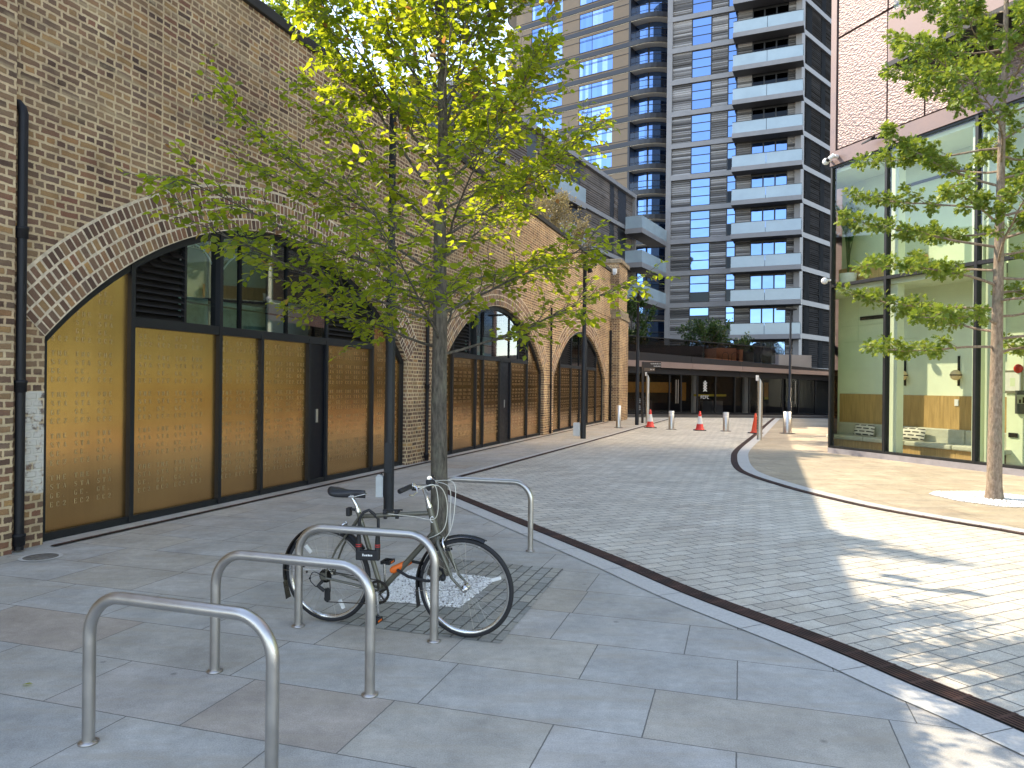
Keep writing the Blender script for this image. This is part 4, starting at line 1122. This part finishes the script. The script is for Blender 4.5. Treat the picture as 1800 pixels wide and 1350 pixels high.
# mudguards
def guard(cx, a0, a1, label):
    b = MB(); n = 30; vs = []; r = .368
    for i in range(n+1):
        q = a0+(a1-a0)*i/n
        for y, dr in ((-.026,-.013),(-.02,-.002),(0,.003),(.02,-.002),(.026,-.013)): vs.append((cx+(r+dr)*cos(q), y, .345+(r+dr)*sin(q)))
    b.add(vs, [(i*5+j, i*5+j+1, i*5+j+6, i*5+j+5) for i in range(n) for j in range(4)], 0, True)
    q = a1; p = V((cx+r*cos(q), 0, .345+r*sin(q))); tn = V((-sin(q), 0, cos(q)))
    b.add([p+V((0,-.026,0)), p+V((0,.026,0)), p+tn*.13+V((0,.034,0)), p+tn*.13+V((0,-.034,0))], [(0,1,2,3)])
    return b.build('mudguard', M['guard'], bike)
guard(0, R(35), R(192), ''); guard(1.068, R(66), R(186), '')
b = MB()
for s_ in (-1, 1): b.tube([V((-.36,s_*.025,.36)), V((0,s_*.06,.35))], .0018, 5); b.tube([V((.705,s_*.025,.3)), V((1.068,s_*.06,.345))], .0018, 5)
b.build('mudguard_stay', M['alloy'], bike)
# drivetrain on the camera side
b = MB(); n = 44; vs = []; yC = -.048
CRK = []
b.M = Matrix.Translation(BBk+V((0,yC,0))) @ Matrix.Rotation(pi/2, 4, 'X')
prof = []
for k in range(n*2):
    q = pi*k/n; r = .088 if k % 2 else .083
    CRK.append((r*cos(q), r*sin(q)))
inn = [(.066*cos(pi*k/n), .066*sin(pi*k/n)) for k in range(n*2)]
vs = [(x,y,.0015) for x,y in CRK]+[(x,y,.0015) for x,y in inn]+[(x,y,-.0015) for x,y in CRK]+[(x,y,-.0015) for x,y in inn]; N2 = n*2
fs = []
for k in range(N2):
    l = (k+1) % N2
    fs += [(k,l,l+N2,k+N2), (k+2*N2,k+3*N2,l+3*N2,l+2*N2), (k,k+2*N2,l+2*N2,l), (k+N2,l+N2,l+3*N2,k+3*N2)]
b.add(vs, fs)
for k in range(5):
    q = 2*pi*k/5+.4; b.tube([(0,0,0),(.07*cos(q),.07*sin(q),0)], .007, 6)
b.build('chainring', M['chain'], bike)
def crank(s_, q):
    y = s_*.066; e = BBk+V((.17*cos(q), y+s_*.006, .17*sin(q)))
    b = MB(); b.tube([BBk+V((0,s_*.035,0)), BBk+V((0,y+s_*.008,0))], .013, 12); b.tube([BBk+V((0,y,0)), BBk*.5+e*.5+V((0,y*.5,0)), e], [.013,.0105,.011], 12)
    c = b.build('crank', M['alloy'], bike)
    b = MB(); p = e+V((0,s_*.055,0)); b.tube([e, p], .006, 8)
    for dx in (-.03, .03): b.box(p.x+dx-.006, p.x+dx+.006, p.y-.045, p.y+.045, p.z-.012, p.z+.012)
    for dy in (-.042, 0, .042): b.box(p.x-.036, p.x+.036, p.y+dy-.004, p.y+dy+.004, p.z-.011, p.z+.011)
    b.build('pedal', M['rubber'], c)
    b = MB(); b.box(p.x+.0365, p.x+.039, p.y-.025, p.y+.025, p.z-.006, p.z+.006); b.build('pedal_reflector', M['orange'], c)
crank(-1, R(-86)); crank(1, R(94))
b = MB(); b.M = Matrix.Translation(V((0,-.052,.345))) @ Matrix.Rotation(pi/2, 4, 'X')
for k in range(7):
    r = .048-.0045*k; z = -.018+.0052*k
    pr = []
    for j in range(40):
        q = 2*pi*j/40; rr = r+(.003 if j % 2 else 0); pr.append((rr*cos(q), rr*sin(q)))
    b.slab(pr, z-.0011, z+.0011)
b.build('cassette', M['chain'], bike)
b = MB(); yc = -.052
JU = V((.03,yc,.245)); JL = V((.02,yc,.185))
b.tube([V((.0,yc,.345+.047)), BBk+V((-.005,yc+.004,.086))], .0036, 6); b.tube([JL+V((.0,0,-.022)), BBk+V((0,yc+.004,-.086))], .0036, 6)
b.tube([V((.045,yc,.335)), JU+V((.02,0,.0)), JL+V((-.022,0,0)), JL+V((0,0,-.022))], .0036, 6)
b.build('chain', M['chain'], bike)
b = MB(); b.tube([V((0,-.07,.32)), V((-.03,-.085,.285)), V((.015,-.075,.25))], [.013,.016,.013], 8)
b.box(.005, .045, yc-.008, yc+.008, .175, .26)
for p in (JU, JL): b.M = Matrix.Translation(p) @ Matrix.Rotation(pi/2, 4, 'X'); b.lathe([(.004,-.006),(.021,-.004),(.021,.004),(.004,.006)], 16); b.M = None
b.tube(bez([V((.02,-.07,.35)), V((-.07,-.075,.38)), V((-.1,-.075,.32)), V((-.05,-.08,.275))], 6), .003, 6)
b.build('derailleur', M['rubber'], bike)
b = MB(); b.tube([V((.3,.05,.25)), V((.21,.055,.252)), V((.12,.06,.262))], .008, 8); b.build('kickstand', M['alloy'], bike)
b = MB(); p = SC+up*.035; b.tube([p+V((-.005,0,0)), p+V((-.05,0,.005))], .01, 8); b.box(p.x-.085, p.x-.055, -.022, .022, p.z-.045, p.z+.015); b.build('rear_light', M['rubber'], bike, .005)
b = MB()
for x in (.47, .56):
    z = .805+ (x-.262)*(.845-.8)/.57; b.tube([(x-.014,0,z+.006),(x+.014,0,z+.007)], .0185, 12); b.box(x-.01, x+.012, -.016, .004, z-.036, z-.014)
b.tube([(.45,0,.845),(.6,0,.856)], .006, 8); b.build('lock_bracket', M['rubber'], bike, .002)

# locks hang on the bicycle and the stand
BM = Matrix.Translation((-1.32, 5.4, .004)) @ Matrix.Rotation(BR, 4, 'Z')
lk = thing('shackle_lock', BM @ V((.36, -.09, .53)), BR+R(12), 'black shackle lock with red stripes hung over the steel hoop and bicycle frame', 'lock')
b = MB(); b.box(-.085, .085, -.02, .02, -.035, .035); b.build('lock_body', M['rubber'], lk, .008)
b = MB(); b.tube([V((-.068,0,.03)), V((-.068,0,.2)), V((-.06,.0,.26)), V((-.035,.0,.3)), V((0,.01,.315)), V((.03,.02,.29)), V((.06,.04,.25)), V((.068,.02,.17)), V((.068,0,.03))], .011, 12)
for x in (-.068,.068): b.tube([V((x,0,.03)), V((x,0,.12)), V((x,0,.15))], [.021,.017,.012], 12)
b.build('shackle', M['rubber'], lk)
b = MB()
for x in (-.068,.068):
    for z in (.062,.075): b.lathe([(.0205,-.003),(.0205,.003)], 12, 0, (x,0,z))
b.build('red_stripe', M['sticker_red'], lk)
b = MB()
for k, (x, h_) in enumerate(((-.03,.017),(-.016,.011),(-.004,.011),(.009,.013),(.02,.011),(.032,.011))): b.box(x-.005, x+.004, -.0215, -.0203, -.004, -.004+h_)
b.build('lettering', M['white'], lk)
ol = thing('d_lock', BM @ V((.62, -.03, .455)), BR, 'orange-headed black D-lock joining the front wheel to the steel hoop', 'lock')
b = MB(); b.tube([V((-.1,-.02,-.03)), V((-.085,-.02,-.025)), V((.0,.02,.02)), V((.03,.035,.035))], [.018,.026,.022,.018], 12); b.build('lock_head', M['orange'], ol)
b = MB(); b.tube([V((-.045,-.03,-.02)), V((.05,-.06,-.05)), V((.2,-.085,-.062)), V((.27,-.07,-.055)), V((.305,-.02,-.04)), V((.27,.02,-.005)), V((.18,.045,.012)), V((.02,.035,.035))], .0105, 12); b.ball((.295,-.03,-.045), .024, 0, 10, 8); b.build('shackle', M['rubber'], ol)

# ------------------------------------------------------------------ lamp posts
def lamp(loc, H_, r, label, rz=0, box=None, heads=2):
    o = thing('lamp_post', loc, rz, label, 'lamp post', 'dark lamp posts along the street')
    b = MB(); b.lathe([(r*1.02,0),(r*1.02,H_*.22),(r,H_*.225),(r*.9,H_*.55),(r*.72,H_*.56),(r*.68,H_-.1),(r*.9,H_-.1),(r*.9,H_-.02),(r*.5,H_)], 20); b.box(-.05,.05,-r*1.06,-r*.9,.55,.95); b.build('pole', M['pole'], o)
    b = MB()
    for k in range(heads):
        q = -.3+k*1.5; z = H_-.12-k*.16; d = V((cos(q), sin(q), 0))
        b.tube([d*r*.6+V((0,0,z)), d*.2+V((0,0,z))], .018, 8); c = d*.27+V((0,0,z))
        b.tube([c+V((0,0,.1)), c+V((0,0,.08)), c+V((.02,0,-.02))+d*.02, c+V((.03,0,-.13))+d*.05], [.035,.07,.075,.085], 14)
    b.build('spotlight', M['iron'], o)
    if box:
        b = MB(); b.box(*box); b.box(box[0]+.02, box[1]-.02, box[2]+.01, box[3]-.01, box[5]+.001, box[5]+.018); b.build('control_box', M['grey_box'], o, .006)
        b = MB(); b.tube([((box[0]+box[1])/2, (box[2]+box[3])/2, box[5]),((box[0]+box[1])/2+.03,(box[2]+box[3])/2,box[5]+.03)], .012, 8); b.build('conduit', M['iron'], o)
    return o
lamp((-1.63, 9.88, .002), 5.85, .068, 'thick dark lamp post left of the near tree, pale box low on its side', 0, (-.17,-.072,-.05,.04,.22,.5))
lamp((2.33, 24.04, .002), 5.85, .09, 'dark lamp post before the farthest arch with a pale box at its foot', -.2, (-.32,-.1,-.08,.08,.08,.5))
lamp((5.54, 32.7, .002), 5.95, .085, 'slim grey lamp post just past the brick end pier', 0, None, 2)
o = thing('lamp_post', (15.07, 40.1, .002), 0, 'thin black flat-headed lamp post before the podium on the right', 'lamp post', 'dark lamp posts along the street')
b = MB(); b.lathe([(.11,0),(.11,1.0),(.075,1.02),(.05,5.9)], 14); b.build('pole', M['pole'], o)
b = MB(); b.slab([(-.75,-.14),(.3,-.14),(.3,.14),(-.75,.14)], 5.92, 6.02); b.build('lamp_head', M['iron'], o, .02)

# ------------------------------------------------------------------ bollards, posts, cones
def bollard(loc, label, r=.11, h=.74, band=True):
    o = thing('bollard', loc, 0, label, 'bollard', 'pale steel bollards across the street')
    b = MB(); b.lathe([(r,0),(r,h-.008),(r-.012,h),(.01,h+.002)], 24); b.build('post', M['steel_pale'], o)
    b = MB()
    if band: b.lathe([(r+.002,h-.2),(r+.002,h-.13)], 24); b.lathe([(r+.002,h-.09),(r+.002,h-.03)], 24)
    b.lathe([(r+.002,.0),(r*1.9,.001),(r*1.9,.01),(r+.003,.014)], 24, 1); b.build('collar', [M['white'], M['pole']], o)
bollard((4.39,30.36,0), 'pale steel bollard on the pavement by the brick end pier', .1, .92, False)
bollard((6.39,29.58,.004), 'banded steel bollard between the two cones on the left')
bollard((8.36,28.85,.004), 'banded steel bollard between the middle cone and the right cone')
bollard((10.39,27.86,.005), 'plain steel bollard on the sunlit right pavement', .15, .82, False)
def tall(loc, h, r, label, rz):
    o = thing('steel_column', loc, rz, label, 'post', 'slant-topped steel columns')
    b = MB(); n = 20; vs = []
    for k in range(n): q = 2*pi*k/n; vs.append((r*cos(q), r*sin(q), 0))
    for k in range(n): q = 2*pi*k/n; vs.append((r*cos(q), r*sin(q), h-.14-cos(q)*.14))
    b.add(vs, [(k,(k+1)%n,(k+1)%n+n,k+n) for k in range(n)], 0, True); b.add(vs[n:], [tuple(range(n))]); b.build('column', M['steel_pale'], o)
    b = MB(); b.box(-r-.05, -r+.03, -.05, .05, h-.16, h+.02); b.build('top_fitting', M['white'], o, .01)
    b = MB()
    for k in range(14): b.box(-r-.012, -r+.002, -.03, .03, .35+k*.09, .39+k*.09)
    b.build('side_stud', M['iron'], o)
tall((8.19,24.41,.005), 2.1, .085, 'tall pale steel column with slanted top in front of the right cone', 0)
tall((6.3,34.3,0), 2.35, .085, 'tall pale steel column with slanted top beside the dark fingerpost', 0)
def make_cone(loc, label, white=True, rz=0):
    o = thing('traffic_cone', loc, rz, label, 'traffic cone', 'traffic cones closing the street')
    rr = lambda z: .155-(.155-.03)*(z-.05)/.7
    b = MB(); prof = [(.19,.035),(.18,.06),(rr(.07),.075)]
    prof += [(rr(.26),.26)]; b.lathe(prof, 24); b.lathe([(rr(.56),.56),(rr(.75),.75),(rr(.75)-.008,.755)], 24)
    b.lathe([(rr(.26),.26),(rr(.56),.56)], 24, 1 if white else 0)
    b.build('cone', [M['cone_red'] if white else M['cone_orange'], M['cone_white']], o)
    b = MB(); b.slab([(-.2,-.2),(.2,-.2),(.2,.2),(-.2,.2)], 0, .035); b.build('base', M['rubber'], o, .012)
M['cone_red'] = plain('cone_red', (.62,.035,.025), .5, 0, .1); M['cone_orange'] = plain('cone_orange', (.68,.07,.02), .5, 0, .1); M['cone_white'] = plain('cone_white', (.68,.7,.7), .45, 0, .08)
make_cone((5.74,30.61,.004), 'red and white traffic cone at the left end of the row', True, .3)
make_cone((7.39,29.03,.004), 'red and white traffic cone in the middle between two banded bollards', True, .1)
make_cone((9.12,27.65,.004), 'all orange traffic cone half hidden by the tall steel column', False, .5)
# fingerpost
o = thing('fingerpost', (6.1, 34.5, 0), 0, 'dark brown fingerpost with two direction blades at the end of the viaduct', 'sign')
M['sign'] = plain('sign_brown', (.03,.022,.018), .5, 0, .1)
b = MB(); b.box(-.05,.05,-.05,.05,0,2.86); b.build('post', M['sign'], o, .006)
def blade(z0, z1, x1, rows, m):
    b = MB(); b.box(.051, x1, -.03, .03, z0, z1); bl = b.build('blade', m, o, .004)
    b = MB()
    for zc, x, n, hh in rows:
        for k in range(n): b.box(x, x+.022, -.0325, -.0305, zc, zc+hh*(.6+.4*((k*7) % 3 == 0))); x += .034
    for zc in [r_[0] for r_ in rows]: b.box(x1-.07, x1-.035, -.0325, -.0305, zc, zc+.035)
    b.build('lettering', M['white'], bl)
blade(2.58, 2.85, .84, ((2.75,.36,11,.04),(2.64,.5,8,.04)), M['sign'])
blade(2.42, 2.57, .55, ((2.48,.34,3,.05),), plain('sign_tan', (.13,.09,.06), .5))
# chairs on the terrace
def chair(x, label):
    o = thing('terrace_chair', PA + Matrix.Rotation(PROT, 3, 'Z') @ V((x, .45, 2.81)), PROT, label, 'chair', 'chairs on the podium terrace')
    b = MB(); b.box(-.22,.22,-.2,.22,.43,.46); b.build('seat', M['iron'], o)
    for sx_ in (-.2,.2):
        for sy_ in (-.18,.2): b = MB(); b.tube([(sx_,sy_,0),(sx_,sy_,.43)], .015, 6); b.build('leg', M['iron'], o)
    b = MB(); b.tube([(-.2,-.18,.43),(-.2,-.2,.8),(-.1,-.2,.92),(.1,-.2,.92),(.2,-.2,.8),(.2,-.18,.43)], .018, 6); b.build('backrest', M['iron'], o)
chair(7.4, 'black metal chair in front of the terracotta block, left one'); chair(8.0, 'black metal chair in front of the terracotta block, right one')
M['manhole'] = plain('worn_iron_cover', (.16,.15,.13), .8, .1, .3, 30)
b = MB(); b.lathe([(.02,.006),(.15,.006),(.155,.003)], 28); b.lathe([(.156,.003),(.19,.0045)], 28, 1)
tag(b.build('manhole_cover', [M['manhole'], M['granite']], None, 0, (-4.6,7.25,.001)), 'small round dark cover set in the flagstones near the tall downpipe', 'manhole cover')

o = thing('wall_lamp', WM @ V((29.99, -.2, 7.3)), WROT, 'small white lamp unit high on the side of the brick end pier', 'lamp')
b = MB(); b.box(-.12, .02, -.1, .1, -.12, .12); b.build('housing', M['white'], o, .02)
b = MB(); b.box(-.2, -.121, -.07, .07, -.2, -.05); b.build('hood', M['grey_box'], o, .01)
# ------------------------------------------------------------------ trees
M['bark_near'] = bark_mat('grey_bark', (.028,.024,.02), (.15,.128,.1))
M['bark_oak'] = bark_mat('oak_bark', (.15,.105,.07), (.36,.28,.21), (10,10,4))
M['leaf_near'] = leaf_mat('lime_leaf', [(0,(.035,.07,.015)),(.5,(.065,.105,.018)),(.85,(.11,.15,.025)),(.95,(.22,.17,.04)),(1,(.25,.13,.05))],
                          [(0,(.32,.42,.012)),(.5,(.54,.61,.02)),(.85,(.7,.72,.03)),(.96,(.6,.42,.06)),(1,(.42,.2,.06))], .62)
M['leaf_oak'] = leaf_mat('oak_leaf', [(0,(.06,.11,.02)),(.5,(.12,.19,.03)),(1,(.22,.27,.05))], [(0,(.25,.36,.03)),(1,(.46,.52,.05))], .36)
M['leaf_back'] = leaf_mat('poplar_leaf', [(0,(.05,.09,.015)),(1,(.11,.16,.03))], [(0,(.3,.42,.03)),(1,(.5,.58,.05))], .55)
M['leaf_dark'] = leaf_mat('shrub_leaf', [(0,(.018,.04,.012)),(.7,(.035,.07,.02)),(1,(.07,.11,.03))], [(0,(.06,.12,.02)),(1,(.12,.2,.03))], .3)
M['leaf_straw'] = leaf_mat('straw_leaf', [(0,(.12,.1,.05)),(1,(.26,.21,.12))], [(0,(.2,.17,.06)),(1,(.34,.28,.12))], .4)
rng = random.Random(11)
U = rng.uniform
LIME = ([(0,0,0),(-.3,.3,.05),(-.3,.62,.06),(0,1,-.06),(.3,.62,.06),(.3,.3,.05),(0,.45,-.01)], [(0,6,2,1),(6,3,2),(0,5,4,6),(6,4,3)])
OAK = ([(0,0,0),(-.12,.2,.02),(-.4,.3,.06),(-.16,.4,0),(-.5,.62,.07),(-.14,.66,0),(-.26,.86,.04),(0,1,-.05),(.26,.86,.04),(.14,.66,0),(.5,.62,.07),(.16,.4,0),(.4,.3,.06),(.12,.2,.02)],
       [(0,1,3,11,13),(1,2,3),(3,4,5),(3,5,9,11),(5,6,7,8,9),(9,10,11),(11,12,13)])
def leaf(b, shape, p, d, nrm, size, rnd):
    d = d.normalized(); s = d.cross(nrm)
    if s.length < 1e-4: s = d.cross(V((1,.3,.2)))
    s.normalize(); n = s.cross(d)
    b.add([p + s*(x*size) + d*(y*size) + n*(z*size) for x, y, z in shape[0]], shape[1], 0, False, rnd)
def rv(): return V((U(-1,1), U(-1,1), U(-1,1)))
def curve(p, d, L, n, wob, lift):
    pts = [p.copy()]; d = d.normalized()
    for i in range(n):
        d = (d + rv()*wob + V((0,0,lift))).normalized(); p = p + d*(L/n); pts.append(p.copy())
    return pts
def along(pts, u):
    f = u*(len(pts)-1); i = min(int(f), len(pts)-2); return pts[i].lerp(pts[i+1], f-i), (pts[i+1]-pts[i]).normalized()

def near_tree():
    base = V((-.65, 6.72, .004))
    o = thing('street_tree', base, 0, 'slender tree with sparse yellow-green leaves rising from white gravel behind the bicycle', 'tree')
    tb = MB(); lb = MB()
    tp = [V((.0,0,0)), V((.01,0,.15)), V((0,.0,.7)), V((-.012,0,1.5)), V((-.01,.01,2.3)), V((-.02,0,3.1)), V((-.005,.02,4)), V((-.03,.03,4.9)), V((.0,.04,6)), V((.03,.03,7)), V((.05,.05,7.9))]
    tb.tube(tp, [.105,.084,.078,.072,.066,.056,.046,.038,.028,.018,.008], 16)
    def at_z(z):
        for i in range(len(tp)-1):
            if tp[i].z <= z <= tp[i+1].z: return tp[i].lerp(tp[i+1], (z-tp[i].z)/(tp[i+1].z-tp[i].z))
        return tp[-1]
    def twig_leaves(pts, dens, size):
        L = sum((pts[i+1]-pts[i]).length for i in range(len(pts)-1)); n = max(2, int(L*dens)); 
        for k in range(n):
            u = .15+.85*(k+U(0,.9))/n
            p, d = along(pts, min(1, u)); side = d.cross(V((0,0,1))).normalized()*(1 if k % 2 else -1)
            if rng.random() < .12: continue
            ld = (d*.6 + side*.9 + V((0,0,-.25)) + rv()*.5); lrn = (V((0,0,1)) + rv()*.75).normalized()
            leaf(lb, LIME, p + side*.012, ld, lrn, size*U(.7,1.25), min(1, max(0, rng.gauss(.45,.24))))
    n = 60
    for k in range(n):
        u = k/(n-1); z = 2.0+5.4*u**1.08
        az = k*2.39996+U(-.35,.35)
        el = R(12+50*min(1, max(0, (z-2.1)/2.8))+U(-8,8)); Lb = (2.0-.17*abs(z-3.2)**1.25)*U(.75,1.1)
        # longer boughs toward the left and the right as seen down the street
        Lb *= 1+.22*abs(cos(az)) + (.2 if cos(az) < -.5 and z < 3.6 else 0)
        if cos(az) > .3: Lb *= .8
        if cos(az) < -.3 and z > 2.9: Lb *= .84
        if z > 5.6: Lb *= .72
        d = V((cos(az)*cos(el), sin(az)*cos(el), sin(el))); p0 = at_z(z)
        pts = curve(p0, d, Lb, 9, .1, .015 if z < 2.8 else .05)
        r0 = .0145 if z < 5 else .012
        tb.tube(pts, [r0*(1-.8*i/9) for i in range(10)], 6)
        m = int(9+Lb*6.2)
        for j in range(m):
            uu = .2+.8*(j+U(0,.6))/m; q, dd = along(pts, min(.98, uu))
            sd = dd.cross(V((0,0,1))).normalized()*(1 if j % 2 else -1)
            d2 = dd*.75 + sd*U(.4,.9) + V((0,0,U(-.15,.35))) + rv()*.2
            L2 = U(.28,.72)*(1.15-.55*uu)*(1 if z < 5.5 else .75)
            p2 = curve(q, d2, L2, 5, .16, -.03)
            tb.tube(p2, [.005,.0043,.0036,.003,.0025,.0018], 4)
            twig_leaves(p2, 26 if z > 3.1 else 19, .07)
            for w_ in range(3 if L2 < .45 else 5):
                q3, d3 = along(p2, U(.25,.95)); p3 = curve(q3, d3 + rv()*.8, U(.1,.32), 3, .2, -.04)
                tb.tube(p3, [.0032,.0026,.002,.0014], 3); twig_leaves(p3, 36 if z > 3.1 else 30, .066)
    tb.build('trunk', M['bark_near'], o); lb.build('crown', M['leaf_near'], o)
near_tree()

def oak_tree():
    base = V((7.72, 11.81, .005))
    o = thing('oak_tree', base, 0, 'sunlit pin oak with lobed green leaves in white gravel before the green lobby', 'tree')
    tb = MB(); lb = MB()
    tp = [V((0,0,0)), V((0,0,.2)), V((.0,0,1)), V((.01,0,2)), V((.02,0,3)), V((.04,0,4.5)), V((.06,0,6)), V((.1,0,7.5)), V((.12,0,9)), V((.14,0,10))]
    tb.tube(tp, [.14,.112,.1,.09,.08,.064,.05,.038,.024,.01], 16)
    n = 60
    for k in range(n):
        u = k/(n-1); z = 2.3+7.2*u; az = k*2.39996+.6+U(-.3,.3)
        el = R(2+24*u+U(-9,9)); Lb = (1.5+.9*sin(min(1, (z-1.2)/3.2)*pi/2)-(max(0, z-4.6))*.3)*U(.72,1.1)
        Lb = max(.5, Lb)
        d = V((cos(az)*cos(el), sin(az)*cos(el), sin(el)))
        f = (z-tp[0].z); p0 = next(tp[i].lerp(tp[i+1], (z-tp[i].z)/(tp[i+1].z-tp[i].z)) for i in range(len(tp)-1) if tp[i].z <= z <= tp[i+1].z)
        pts = curve(p0, d, Lb, 8, .13, .02)
        tb.tube(pts, [.026*(1-.78*i/8)*(1-.45*u) for i in range(9)], 6)
        m = int(5+Lb*4.6)
        for j in range(m):
            uu = .3+.7*(j+U(0,.7))/m; q, dd = along(pts, min(.99, uu)); sd = dd.cross(V((0,0,1))).normalized()*(1 if j % 2 else -1)
            p2 = curve(q, dd*.7 + sd*U(.5,1) + V((0,0,U(-.1,.4))), U(.18,.5)*(1.2-.5*uu), 4, .22, .0)
            tb.tube(p2, [.008,.006,.005,.004,.003], 4)
            for cl in range(3):
                c, dc = along(p2, U(.45,1.0)); 
                for w_ in range(int(U(10,19))):
                    dr = (dc*.5 + rv()).normalized(); leaf(lb, OAK, c + dr*U(.0,.1), dr + V((0,0,-.2)), (V((0,0,1)) + rv()*.8), U(.06,.105), min(1, max(0, rng.gauss(.5,.25))))
    tb.build('trunk', M['bark_oak'], o); lb.build('crown', M['leaf_oak'], o)
oak_tree()

def blob_tree(name, base, h0, h1, rad, nl, size, lm, label, cat='tree', group=None, shape=LIME, trunk=.07, bias=0.0):
    o = thing(name, base, 0, label, cat, group); tb = MB(); lb = MB()
    H_ = h1-h0
    tb.tube([V((0,0,0)), V((.03,0,h0)), V((0,.05,h0+H_*.5)), V((.02,0,h1*.97))], [trunk,trunk*.8,trunk*.5,.01], 10)
    ends = []
    for k in range(int(22+rad*10)):
        z = h0+H_*(.0+.8*rng.random()); az = k*2.4+U(-.4,.4); f = (z-h0)/H_
        L = rad*U(.6,1.05)*(1-.55*f)*(.75+.5*f if f < .3 else 1)
        pts = curve(V((0,0,z)), V((cos(az), sin(az), U(.3,.9))), L*1.25, 6, .15, .03); tb.tube(pts, [trunk*.3*(1-.8*i/6)+.002 for i in range(7)], 5)
        for j in range(6):
            q, dd = along(pts, U(.35,1)); p2 = curve(q, dd+rv()*.8, L*U(.2,.4), 3, .2, .02); tb.tube(p2, [.007,.005,.004,.002], 4); ends.append(p2)
    for k in range(nl):
        p2 = rng.choice(ends); q, dd = along(p2, U(.1,1)); leaf(lb, shape, q+rv()*.1*rad**.5, dd+rv()*.9, V((0,0,1))+rv()*.9, size*U(.7,1.3), min(1, max(0, rng.gauss(.5,.25))))
    tb.build('trunk', M['bark_near'], o); lb.build('crown', lm, o); return o
VG = 'trees growing on top of the viaduct'
blob_tree('viaduct_tree', (-3.9, 13.2, 6.4), .3, 2.25, 1.05, 3400, .085, M['leaf_back'], 'bright yellow-green tree showing over the dark coping at the top left', 'tree', VG)
blob_tree('viaduct_tree', (-6.3, 17.6, 6.4), .5, 4.0, 1.7, 3400, .1, M['leaf_back'], 'yellow-green tree on the viaduct farther back than the one at the coping', 'tree', VG)
# dry straw-coloured shrub on the parapet near the far end and greenery on the podium
for u, d_, lb_ in ((21.5, 1.0, 'dry straw-coloured shrub spilling over the viaduct parapet above the farthest arch'), (17.5, 1.2, 'dry straw-coloured shrub on the viaduct parapet behind the near tree crown'), (25.2, 1.1, 'dry straw-coloured shrub on the parapet close to the end pier')):
    p = WM @ V((u, d_, 6.4)); blob_tree('dry_shrub', p, .3, 2.6 if u > 18 else 2.4, 1.8, 4200, .085, M['leaf_straw'], lb_, 'shrub', 'dry shrubs on the viaduct', LIME, .035)
PM = Matrix.Translation(PA) @ Matrix.Rotation(PROT, 4, 'Z')
blob_tree('terrace_shrub', PM @ V((7.6, 3.6, 2.81)), .9, 2.7, 2.1, 3600, .14, M['leaf_dark'], 'spreading dark green shrub on the podium terrace behind the terracotta block', 'shrub')
blob_tree('terrace_shrub', PM @ V((9.4, 3.2, 2.81)), .5, 1.7, 1.3, 1800, .12, M['leaf_dark'], 'low dark shrub on the podium terrace next to the grey tower', 'shrub')
blob_tree('street_tree', (7.4, 46.0, 2.82), .8, 4.3, 1.9, 3200, .17, M['leaf_dark'], 'dark green tree behind the podium terrace beside the end pier', 'tree')

# ------------------------------------------------------------------ gravel and a fallen leaf
M['gravel'] = None
t = NT('white_gravel'); a = t.new('Attribute', attribute_name='rnd'); t.col(t.ramp(a.outputs['Fac'], [(0,(.55,.54,.51)),(.15,(.7,.69,.66)),(.9,(.85,.84,.81)),(.95,(.3,.28,.25))])); t.rough(.8); M['gravel'] = t.mat
M['gravel_bed'] = plain('gravel_bed', (.3,.29,.27), .95, 0, .3, 60)
def gravel(poly, n, s):
    b = MB(); b.add([(x,y,.006) for x,y in poly], [tuple(range(len(poly)))], 1)
    xs = [p[0] for p in poly]; ys = [p[1] for p in poly]
    def inside(x, y):
        c = False; j = len(poly)-1
        for i in range(len(poly)):
            (xi,yi),(xj,yj) = poly[i], poly[j]
            if (yi > y) != (yj > y) and x < (xj-xi)*(y-yi)/(yj-yi)+xi: c = not c
            j = i
        return c
    k = 0
    while k < n:
        x, y = U(min(xs),max(xs)), U(min(ys),max(ys))
        if not inside(x, y): continue
        k += 1; r = s*U(.6,1.3); q = U(0,6.3); z = .006+r*.35
        vs = [(x+r*cos(q+i*pi/2)*U(.7,1.1), y+r*sin(q+i*pi/2)*U(.7,1.1), z) for i in range(4)] + [(x+U(-.2,.2)*r, y+U(-.2,.2)*r, z+r*U(.4,.7)), (x, y, .004)]
        b.add(vs, [(0,1,4),(1,2,4),(2,3,4),(3,0,4),(1,0,5),(2,1,5),(3,2,5),(0,3,5)], 0, False, rng.random())
    return b.build('gravel', [M['gravel'], M['gravel_bed']])
g = gravel([(-.12,6.6),(-.39,5.74),(-1.03,5.9),(-1.1,6.4),(-.9,6.95)], 5200, .0125); tag(g, 'square of white gravel round the foot of the near tree', 'gravel', None, 'stuff')
g = gravel([(6.9,12.2),(7.2,12.55),(8.0,12.6),(8.5,12.1),(8.4,11.3),(7.9,10.9),(7.3,10.98),(6.95,11.5)], 5200, .016); tag(g, 'patch of white gravel round the foot of the sunlit oak', 'gravel', None, 'stuff')
b = MB(); leaf(b, LIME, V((0,0,.008)), V((1,.2,.12)), V((0,.2,1)), .055, .7)
fl = b.build('fallen_leaf', M['leaf_near'], None, 0, (-2.77,4.21,0)); tag(fl, 'single green leaf lying on the flagstones left of the nearest bike stand', 'leaf')
